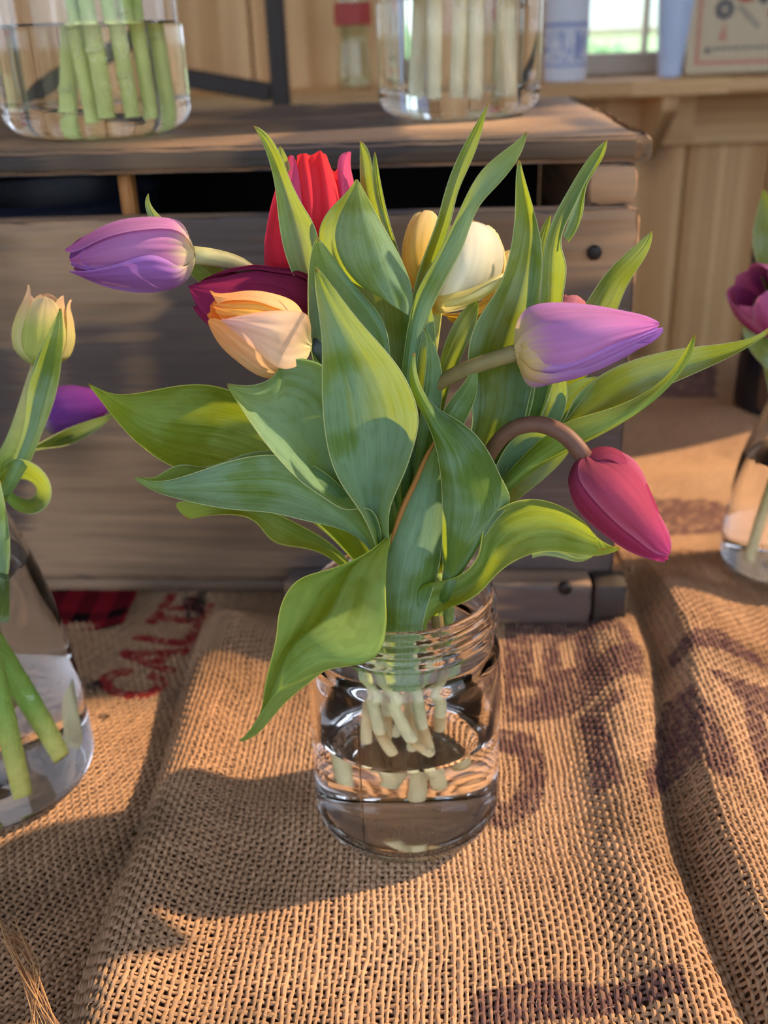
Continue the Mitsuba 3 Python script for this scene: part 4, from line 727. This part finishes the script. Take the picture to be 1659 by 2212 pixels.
leaf(t, [([(945, 945), (920, 985), (896, 1040), (871, 1092), (850, 1150), (828, 1230), (826, 1310), (836, 1420), (850, 1500)], [-1.8, -2.2, -2.8, -2.6]), ([(945, 944), (935, 1020), (918, 1090), (900, 1160), (885, 1240), (872, 1320), (868, 1420), (872, 1500)], [-1.8, -2.6, -3.3, -2.9]), ([(946, 944), (956, 1050), (957, 1150), (945, 1240), (920, 1320), (905, 1420), (898, 1500)], [-1.8, -1.8, -2.8, -2.6])], nu=36)
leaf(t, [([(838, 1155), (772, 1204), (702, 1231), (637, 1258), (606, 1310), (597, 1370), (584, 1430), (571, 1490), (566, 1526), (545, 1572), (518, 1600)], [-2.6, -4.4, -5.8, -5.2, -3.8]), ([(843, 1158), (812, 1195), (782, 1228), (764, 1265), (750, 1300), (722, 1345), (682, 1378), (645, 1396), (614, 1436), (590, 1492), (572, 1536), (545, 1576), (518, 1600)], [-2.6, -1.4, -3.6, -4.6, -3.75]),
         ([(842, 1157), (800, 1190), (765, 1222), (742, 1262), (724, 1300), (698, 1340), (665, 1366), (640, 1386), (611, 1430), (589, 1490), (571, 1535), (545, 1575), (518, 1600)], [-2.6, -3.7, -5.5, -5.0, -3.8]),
         ([(846, 1152), (833, 1215), (831, 1280), (832, 1345), (818, 1395), (770, 1424), (705, 1428), (655, 1450), (605, 1488), (572, 1528), (545, 1570), (518, 1600)], [-2.6, -5.2, -6.6, -6.0, -3.9]), ([(846, 1154), (834, 1217), (832, 1283), (833, 1348), (821, 1401), (776, 1433), (712, 1444), (668, 1472), (622, 1510), (585, 1552), (553, 1586), (519, 1601)], [-2.6, -5.0, -5.8, -5.0, -3.6])], nu=48, nv=130, mat='mat_sun_tint_leaf')
m, tt = tube(to3([(946, 944), (921, 985), (897, 1040), (872, 1092), (851, 1150), (840, 1190)], [-1.8, -2.2, -2.4], JY), [0.0006, 0.0011, 0.0012, 0.0005], 8, 50); part(t, 'dry_margin', m, 'mat_vcol', smooth=True, color=np.tile(lin('#a3703c'), (len(m.vertices), 1)), label='dry brown leaf margin')
leaf(t, [([(1024, 783), (1000, 830), (968, 872), (940, 940), (920, 1050), (900, 1180)], [-1.4, -1.0, 0.0]), ([(1026, 784), (1018, 835), (990, 880), (955, 945), (930, 1055), (906, 1185)], [-1.4, -1.6, -0.2]), ([(1028, 785), (1032, 835), (1018, 885), (985, 950), (945, 1060), (912, 1190)], [-1.4, -1.1, 0.0])])
leaf(t, [([(909, 634), (905, 690), (894, 722), (890, 780), (885, 900), (878, 1150)], [-0.4, -0.2, 0.2]), ([(911, 633), (920, 690), (918, 750), (910, 820), (895, 920), (884, 1150)], [-0.4, 0.1, 0.3]), ([(912, 635), (935, 680), (941, 735), (946, 795), (938, 900), (892, 1150)], [-0.4, -0.2, 0.2])])
leaf(t, [([(915, 709), (922, 750), (918, 810), (905, 920), (885, 1150)], [-1.0, -0.8, 0.0]), ([(917, 709), (934, 755), (936, 815), (920, 920), (892, 1150)], [-1.0, -1.0, 0.0]), ([(919, 710), (940, 750), (953, 805), (945, 920), (900, 1150)], [-1.0, -0.6, 0.0])])

# ---- stems standing in the two jars on the crate
def jar_stems(cx, cy, z0, R, spots, label, group, top, low, pale):
    for (a, ra, a2, rb, rad) in spots:
        n_ = sorted(q[1] * math.cos(q[0]) for q in spots).index(ra * math.cos(a)); w_ = ['leftmost', 'second from the left', 'third from the left', 'fourth from the left', 'fifth from the left', 'sixth from the left', 'seventh from the left'][n_]
        k = thing('cut_stem', label + ', ' + w_, 'stem', group)
        p0 = np.array([cx + ra * R * math.cos(a), cy + ra * R * math.sin(a), z0 + 0.0085 + 0.001 * rad])
        p1 = np.array([cx + rb * R * math.cos(a2), cy + rb * R * math.sin(a2), z0 + 0.24]); mid = (p0 + p1) / 2 + np.array([0.003, 0.002, 0])
        m, t = tube([p1, mid, p0], rad / 1000, 14, 40); part(k, 'stalk', m, 'mat_vcol', smooth=35, color=stem_colors(t, m, top, low, pale, 0.62))
        f_ = 0.12 + 0.45 * ((n_ * 5) % 7) / 7
        m2, t2 = tube([p0 + (mid - p0) * f_, p0 + (mid - p0) * (f_ + 0.03)], (rad + 0.35) / 1000, 14, 6)
        if 'green' in label: part(k, 'node', m2, 'mat_vcol', smooth=35, color=np.tile(lin('#c9cf8a'), (len(m2.vertices), 1)))
D = math.radians
jar_stems(ljx - 0.004, ljy, 0.304, 0.052, [(D(-70), .42, D(-110), .45, 4.6), (D(-40), .52, D(-85), .40, 4.4), (D(-15), .55, D(-50), .35, 4.2), (D(20), .62, D(-20), .4, 4.2), (D(-100), .25, D(-150), .5, 3.8), (D(140), .5, D(100), .4, 4.0)],
          'green cut stem in the left jar on the crate', 'stems in the left jar on the crate', '#93b44a', '#8cba4a', '#cdd684')
jar_stems(rjx, rjy, 0.304, 0.048, [(D(-150), .35, D(-140), .5, 4.2), (D(-100), .30, D(-95), .3, 4.4), (D(-70), .45, D(-75), .25, 4.0), (D(-25), .62, D(-55), .35, 4.6), (D(60), .4, D(80), .4, 4.0), (D(150), .5, D(160), .4, 4.0), (D(0), .5, D(0), .2, 4.2)],
          'pale cut stem in the right jar on the crate', 'stems in the right jar on the crate', '#a9b060', '#d9d3a0', '#f0e8c4')

# ---- glass bottles with flowers at the sides
def bottle(name, label, cat, cx, cy, z0, prof, wall, water, wlabel, mat='mat_glass', rings=()):
    key = thing(name, label, cat)
    outer = smooth_prof(prof, 160); zt = outer[-1, 1]
    inner = [(0, 0.006)] + [(max(r - wall, 0.001), max(z, 0.006)) for r, z in smooth_prof(prof[2:], 120) if z > 0.004]
    inner = np.array(inner); inner[-1, 1] = zt
    o = lathe(outer, 96, (cx, cy, z0)); up = inner[inner[:, 1] > water]; rc = np.interp(water, inner[:, 1], inner[:, 0])
    if water > 0:
        up = np.vstack([[rc, water], up]); lo = np.vstack([inner[inner[:, 1] <= water], [rc, water]])
        part(key, 'inner_base', lathe(lo, 96, (cx, cy, z0)), 'mat_water_in_glass', smooth=40)
        wk = numbered('bottle_water'); labels[wk] = {'label': wlabel, 'category': 'water', 'kind': 'stuff'}
        put(wk, lathe([(rc, water + 0.001), (rc * .95, water + 0.0002), (0, water)], 96, (cx, cy, z0)), 'mat_water', smooth=40)
    else: up = inner
    part(key, 'glass_body', trimesh.util.concatenate([o, lathe(up[::-1], 96, (cx, cy, z0))]), mat, smooth=40)
    return key
CZ = 0.0022
bottle('glass_carafe', 'large clear glass carafe at the left edge of the picture with stems in water', 'carafe', LB[0], LB[1], CZ,
       [(r * 1.24, z * 1.10) for r, z in [(0, 0.002), (0.034, 0.0005), (0.0405, 0.003), (0.0425, 0.010), (0.0415, 0.05), (0.0375, 0.09), (0.0305, 0.125), (0.0262, 0.142), (0.0275, 0.146), (0.0262, 0.150), (0.0265, 0.158), (0.0278, 0.161), (0.0262, 0.165), (0.0265, 0.176), (0.0285, 0.180), (0.0268, 0.183)]],
       0.0026, 0.128, 'water in the carafe at the left edge')
cl = lambda px, py, y: at_y(px, py, y)
cy0 = LB[1]
LG = ('#c4b070', '#8a9a5a')
def lstem(par, pts, r=0.0038, top='#9d8f5c', low='#86b04a', pale='#d3cf6e'):
    stem(par, pts, r, top, low, pale, 0.80)
ci = lambda a, r, z: np.array([LB[0] + r * math.cos(D(a)), LB[1] + r * math.sin(D(a)), z])
t = thing('tulip', 'pale green tulip bud with cream and pink tips standing in the left carafe', 'tulip')
b = cl(88, 792, cy0 + .005); e = cl(104, 622, cy0 + .01)
head(t, b, e, 0.0125, [(0, .2), (.08, .6), (.22, .92), (.4, 1.0), (.6, .92), (.8, .74), (1, .56)],
     [(180, 70, .9, .9, 1), (60, 45, .95, .85, 1), (-60, 45, .9, .85, 1), (-5, 56, .92, 1.0, 0), (90, 40, .90, 1.05, 1), (-90, 45, 1.0, 1.05, 1)],
     [('#8fa34e', '#aebc5a', '#e2c49a', '#d8cc8a'), ('#a0a85a', '#ccc67c', '#dfae90', '#dcca94')], 0, 0.12, 71)
lstem(t, [b, cl(66, 860, cy0), cl(20, 980, cy0), ci(60, .010, .15), ci(-20, .012, .08), ci(-48, .031, .012)], 0.0042, '#a89a64')
leaf(t, [([(128, 668), (104, 720), (82, 770), (60, 850), (52, 920), (30, 985), (0, 1060), (-20, 1130)], [-.6, -.4, 0]), ([(130, 666), (122, 730), (108, 790), (88, 860), (74, 925), (45, 995), (8, 1070), (-14, 1135)], [-.6, -.9, 0]), ([(133, 668), (136, 730), (132, 780), (118, 860), (92, 930), (60, 1005), (16, 1080), (-8, 1140)], [-.6, -.4, 0])], cy0)
leaf(t, [([(6, 1010), (45, 992), (90, 1015), (109, 1050), (104, 1085), (75, 1108), (40, 1104), (14, 1080)], [-.6, -1.4, -1.6]), ([(0, 1030), (38, 1012), (78, 1030), (98, 1058), (94, 1080), (70, 1094), (44, 1090), (20, 1070)], [0, .2, -.4]), ([(-4, 1050), (22, 1040), (46, 1035), (72, 1045), (80, 1062), (66, 1078), (46, 1076), (26, 1062)], [.8, 1.2, .6])], cy0, nu=30, nv=80)
leaf(t, [([(-40, 960), (-10, 1010), (8, 1080), (20, 1160), (14, 1260), (0, 1340)], [-1, -1.8, -.5]), ([(-60, 960), (-40, 1010), (-22, 1080), (-10, 1160), (-10, 1260), (-14, 1340)], [-1, -2.2, -.6]), ([(-80, 960), (-70, 1010), (-52, 1080), (-40, 1160), (-36, 1260), (-28, 1340)], [-1, -1.8, -.5])], cy0)
t = thing('tulip', 'small vivid violet tulip lying out behind the left carafe', 'tulip')
b = cl(88, 898, cy0 + .07); e = cl(238, 868, cy0 + .065)
head(t, b, e, 0.0130, CLOSED, SIX(20), [('#d8d0c8', '#7d3aa0', '#7a2a98', '#8c4ab4')] * 2, 0, 0, 81)
lstem(t, [b, cl(60, 920, cy0 + .06), cl(10, 990, cy0 + .03), ci(100, .012, .15), ci(150, .016, .08), ci(-75, .028, .012)], 0.0038)
leaf(t, [([(246, 893), (190, 910), (130, 935), (70, 965), (10, 990), (-20, 1080)], [5.5, 5, 3, .6]), ([(246, 895), (195, 925), (130, 955), (70, 975), (14, 1000), (-14, 1085)], [5.5, 5.6, 3.6, .6]), ([(246, 897), (205, 930), (140, 962), (75, 973), (20, 1010), (-8, 1090)], [5.5, 5, 3, .6])], cy0)
t = thing('leafy_stem', 'long green stem slanting to the bottom of the left carafe, its cut end pale', 'stem')
lstem(t, [ci(120, .012, .185), ci(110, .010, .14), ci(60, .012, .08), ci(-10, .034, .020)], 0.0042)
k = cl(120, 1560, LB[1] + .012)
m, U, V = sheet([([(137, 1465), (120, 1480), (100, 1500), (92, 1540), (96, 1600)], [.6, .6]), ([(137, 1466), (128, 1500), (118, 1540), (114, 1580), (112, 1610)], [.6, .9]), ([(138, 1467), (142, 1520), (146, 1560), (147, 1590), (130, 1615)], [.6, .6])], cy0, 16, 30)
part(t, 'leaf_stub', m, 'mat_petal', smooth=True, color=np.tile(lin('#e9e2b8'), (len(m.vertices), 1)))

RB = at_z(1688, 1222, 0.004)[:2]
bottle('glass_bottle', 'clear glass bottle with a tapered neck at the right edge on the burlap', 'bottle', RB[0], RB[1], 0.004,
       [(0, 0.002), (0.032, 0.0005), (0.040, 0.003), (0.0430, 0.010), (0.0425, 0.040), (0.0385, 0.075), (0.0305, 0.105), (0.0240, 0.128), (0.0225, 0.150), (0.0240, 0.156), (0.0225, 0.160), (0.0240, 0.166), (0.0222, 0.170)],
       0.0025, 0.085, 'water in the bottle at the right edge')
ry = RB[1]; ri = lambda a, r, z: np.array([RB[0] + r * math.cos(D(a)), RB[1] + r * math.sin(D(a)), z])
t = thing('tulip', 'rosy pink tulip cut off by the right edge of the picture in the right bottle', 'tulip')
b = cl(1700, 690, ry); e = cl(1612, 612, ry - .02)
head(t, b, e, 0.0190, [(0, .25), (.1, .7), (.25, .95), (.45, 1.0), (.7, .95), (.9, .8), (1, .66)], [(180, 70, .9, .9, 1), (60, 60, .95, .9, 1), (-60, 60, .95, .9, 1), (0, 60, .97, 1, 0), (110, 66, 1., 1, 0), (-110, 66, 1., 1, 0)], [('#7a2a58', '#a23a78', '#b85a94', '#c88ab4')] * 2, 0, 0.06, 91)
stem(t, [b, ri(0, .008, .20), ri(40, .006, .15), ri(180, .01, .08), ri(200, .026, .015)], 0.0032)
leaf(t, [([(1648, 408), (1632, 470), (1626, 520), (1636, 570), (1660, 640), (1700, 800)], [-1, 0, 0]), ([(1650, 408), (1652, 470), (1654, 520), (1664, 580), (1690, 660), (1712, 800)], [-1, .8, .3]), ([(1652, 410), (1672, 470), (1684, 540), (1694, 600), (1710, 680), (1724, 800)], [-1, 0, 0])], ry)
leaf(t, [([(1606, 690), (1612, 740), (1640, 780), (1690, 830)], [-1, -1, 0]), ([(1612, 690), (1630, 725), (1660, 760), (1696, 820)], [-1, -.6, 0]), ([(1620, 690), (1650, 705), (1680, 740), (1704, 810)], [-1, -1, 0])], ry)
leaf(t, [([(1635, 640), (1622, 700), (1640, 760), (1672, 900), (1680, 960)], [.5, .6, 0]), ([(1660, 640), (1650, 700), (1664, 770), (1684, 900), (1688, 960)], [.5, 1, 0]), ([(1690, 650), (1684, 720), (1690, 780), (1694, 900), (1696, 960)], [.5, .6, 0])], ry)
# a dark bottle behind
DB = at_z(1668, 880, 0.02)[:2]
bottle('dark_bottle', 'tall dark bottle behind the right glass bottle', 'bottle', DB[0], DB[1], 0.018,
       [(0, 0.002), (0.030, 0.0005), (0.036, 0.004), (0.037, 0.012), (0.037, 0.15), (0.034, 0.17), (0.018, 0.205), (0.0145, 0.225), (0.0145, 0.262), (0.0165, 0.264), (0.0165, 0.272), (0.0145, 0.273)], 0.003, 0, '', 'mat_dark_glass')
plain('mat_dark_glass', (0.012, 0.012, 0.018), 0.12)

# ---- on the wall shelf
def prism(poly, d): return trimesh.util.concatenate([trimesh.creation.extrude_polygon(q, d) for q in getattr(poly, 'geoms', [poly])])
ck = thing('soda_bottle', 'pale green glass soda bottle with a red label on the shelf behind the crate', 'bottle')
bp = at_y(769, 215, 1.60); bx, by = bp[0], 1.60; bz = SH + 0.0006
pf = [(0, 0.003), (0.020, 0.0005), (0.0255, 0.003), (0.0265, 0.012), (0.0245, 0.045), (0.0225, 0.062), (0.0260, 0.085), (0.0262, 0.115), (0.0225, 0.142), (0.0150, 0.175), (0.0125, 0.200), (0.0135, 0.203), (0.0135, 0.212), (0.0118, 0.213)]
o = smooth_prof(pf, 90); inn = np.array([(max(r - .003, .0005), max(z, .006)) for r, z in o]); inn[-1, 1] = o[-1, 1]
part(ck, 'glass_body', trimesh.util.concatenate([lathe(o, 64, (bx, by, bz)), lathe(inn[::-1], 64, (bx, by, bz))]), 'mat_green_glass', smooth=40)
plain('mat_red_label', '#b8423e', 0.5)
part(ck, 'label_band', lathe([(0.0258, 0.084), (0.0268, 0.0845), (0.0269, 0.113), (0.0259, 0.1135)], 64, (bx, by, bz)), 'mat_red_label', smooth=40)
# paper roll with blue print
cp = at_y(1219, 176, 1.60); cx, cyy = cp[0], 1.60
k = thing('paper_cup', 'tall white paper cup with faint blue print beside the window on the shelf', 'cup')
o = smooth_prof([(0.0, 0.004), (0.0285, 0.004), (0.0290, 0.0006), (0.0300, 0.001), (0.0345, 0.16), (0.0355, 0.162), (0.0340, 0.1625), (0.0295, 0.006), (0.0, 0.0055)], 60)
mm = lathe(o, 64, (cx, cyy, SH)); v = np.asarray(mm.vertices)
ph = np.arctan2(v[:, 1] - cyy, v[:, 0] - cx); pr_ = np.stack([ph * 4.2, v[:, 2] * 130, v[:, 0] * 0], -1)
mm = lathe(smooth_prof(o, 200), 160, (cx, cyy, SH)); v = np.asarray(mm.vertices); ph = np.arctan2(v[:, 1] - cyy, v[:, 0] - cx); zz = v[:, 2] - SH
ink = ((np.abs(zz - .075) < .003) | (np.abs(zz - .022) < .002) | ((meshkit.noise(np.stack([ph * 9, zz * 260, zz * 0], -1), 3) > .62) & (zz > .028) & (zz < .068)) | ((np.abs(zz - 0.052) < 0.012) & (np.abs(ph + 1.15) < 0.16)))[:, None]
part(k, 'body', mm, 'mat_vcol', smooth=40, color=np.where(ink, lin('#8f97c4'), lin('#dcdce6')))
# pale blue glass vase
k = thing('vase', 'pale blue-white glazed vase between the window and the picture box on the shelf', 'vase')
vp = at_y(1446, 172, 1.60)
plain('mat_vase', '#c3d2f2', 0.25)
part(k, 'body', lathe(smooth_prof([(0, 0.003), (0.013, 0.0006), (0.0165, 0.002), (0.0185, 0.02), (0.0235, 0.07), (0.026, 0.12), (0.022, 0.16), (0.017, 0.185), (0.0185, 0.195), (0.016, 0.194), (0.0145, 0.18), (0.0, 0.17)], 70), 64, (vp[0], 1.60, SH)), 'mat_vase', smooth=40)
# picture box
k = thing('picture_box', 'cream wooden box printed with a red vehicle inside a faded red border', 'box')
sl = at_y(1470, 170, 1.585); bx0 = sl[0]; by0 = 1.585
plain('mat_cream', '#cdb99a', 0.6); plain('mat_red_print', '#b3483a', 0.6); plain('mat_pink_print', '#c98a74', 0.65); plain('mat_grey_print', '#4c4a52', 0.6); plain('mat_edge', '#6f6048', 0.6); plain('mat_pale_print', '#a79a86', 0.65)
tilt = lambda v: np.stack([bx0 + v[:, 0] + 0.02 * v[:, 1] * 0, by0 + v[:, 2] + 0.06 * v[:, 1], SH + 0.0035 + v[:, 1]], 1)
def pbox(name, poly, z0, z1, mat):
    if name.endswith('print'): poly = shapely.affinity.scale(poly, 0.82, 0.80, origin=(0, 0))
    m = prism(poly, z1 - z0); m.apply_translation([0, 0, z0]); m.vertices = tilt(np.asarray(m.vertices)); m.fix_normals(); part(k, name, m, mat)
B = shapely.box
pbox('case', B(0.002, 0.0, 0.31, 0.23).buffer(-0.004).buffer(0.004), 0.0, 0.030, 'mat_edge'); pbox('front_panel', B(0.005, 0.0015, 0.31, 0.23).buffer(-0.005).buffer(0.005), -0.0016, -0.0001, 'mat_cream')
PZ = (-0.0022, -0.0017)
pbox('border_print', B(0.022, 0.016, 0.30, 0.215).difference(B(0.029, 0.023, 0.293, 0.208)), *PZ, 'mat_pink_print')
pbox('wheel_print', shapely.Point(0.068, 0.106).buffer(0.016), *PZ, 'mat_grey_print'); pbox('hub_print', shapely.Point(0.068, 0.106).buffer(0.008), -0.0027, -0.0023, 'mat_pale_print')
pbox('body_print', shapely.Polygon([(0.060, 0.126), (0.085, 0.124), (0.098, 0.116), (0.116, 0.118), (0.118, 0.134), (0.100, 0.15), (0.062, 0.15)]), *PZ, 'mat_red_print')
pbox('shaft_print', shapely.Polygon([(0.086, 0.111), (0.128, 0.072), (0.134, 0.077), (0.100, 0.112)]), *PZ, 'mat_pale_print')
pbox('ball_print', shapely.Point(0.158, 0.098).buffer(0.013), *PZ, 'mat_red_print'); pbox('badge_print', shapely.Polygon([(0.126, 0.116), (0.140, 0.112), (0.142, 0.128), (0.130, 0.13)]), *PZ, 'mat_grey_print')
pbox('shade_print', shapely.Polygon([(0.060, 0.055), (0.070, 0.086), (0.076, 0.056)]), *PZ, 'mat_pink_print'); pbox('caption_print', shapely.union_all([shapely.Point(0.044, 0.040).buffer(0.005)] + [B(0.054 + i * .012, .0405, .063 + i * .012, .0445) for i in range(18)]), *PZ, 'mat_grey_print')

# ---- dark wooden frame standing behind the crate
fk = thing('frame_stand', 'dark wooden frame with an upright post and a slanting brace behind the crate', 'frame')
fy = 1.36
p0, p1 = at_y(602, 215, fy), at_y(602, 60, fy); fx = (p0[0] + p1[0]) / 2
part(fk, 'post', chbox((fx - .0115, fy - .012, FLOORZ), (fx + .0115, fy + .012, 1.05), .003), 'mat_dark_wood')
a, b = at_y(388, 165, fy), at_y(590, 200, fy); d = (b - a) / np.linalg.norm(b - a); L = 0.36
m = chbox((-L, -.010, -.011), (0, .010, .011), .002); m.apply_transform(trimesh.transformations.rotation_matrix(-math.atan2(d[2], d[0]), [0, 1, 0])); m.apply_translation([fx - .012, fy, b[2] - 0.0]); part(fk, 'brace', m, 'mat_dark_wood')
part(fk, 'post', chbox((fx - .45, fy - .012, FLOORZ), (fx - .427, fy + .012, 1.05), .003), 'mat_dark_wood')

# ---- trees outside the window
for i, (tx, ty, s) in enumerate(((0.9, 6.0, 0.75), (2.2, 7.0, 0.8), (1.6, 9.0, 1.0), (3.4, 8.5, 1.1))):
    k = thing('shrub', ['round bright green shrub outside the window on the left', 'bright green shrub outside the window on the right', 'tall pale green shrub outside behind the others', 'farthest green shrub outside the window'][i], 'shrub')
    n = 1500; q = rng.normal(size=(n, 3)); q /= np.linalg.norm(q, axis=1, keepdims=True); q *= (s * 0.8 * rng.random((n, 1)) ** 0.4); q[:, 2] *= 0.7
    c = np.array([tx, ty, -0.9 + s * 0.62]) + q; a = rng.normal(size=(n, 3)) * 0.06; b = rng.normal(size=(n, 3)) * 0.05
    V = np.stack([c - a, c + b, c + a, c - b], 1).reshape(-1, 3); Fq = np.arange(4 * n).reshape(-1, 4)
    part(k, 'foliage', trimesh.Trimesh(V, np.vstack([Fq[:, [0, 1, 2]], Fq[:, [0, 2, 3]]]), process=False), 'mat_foliage', kind='stuff')
    part(k, 'trunk', tube([[tx, ty, -0.91], [tx, ty, -0.9 + s * 0.6]], 0.04, 8, 6)[0], 'mat_dark_wood')
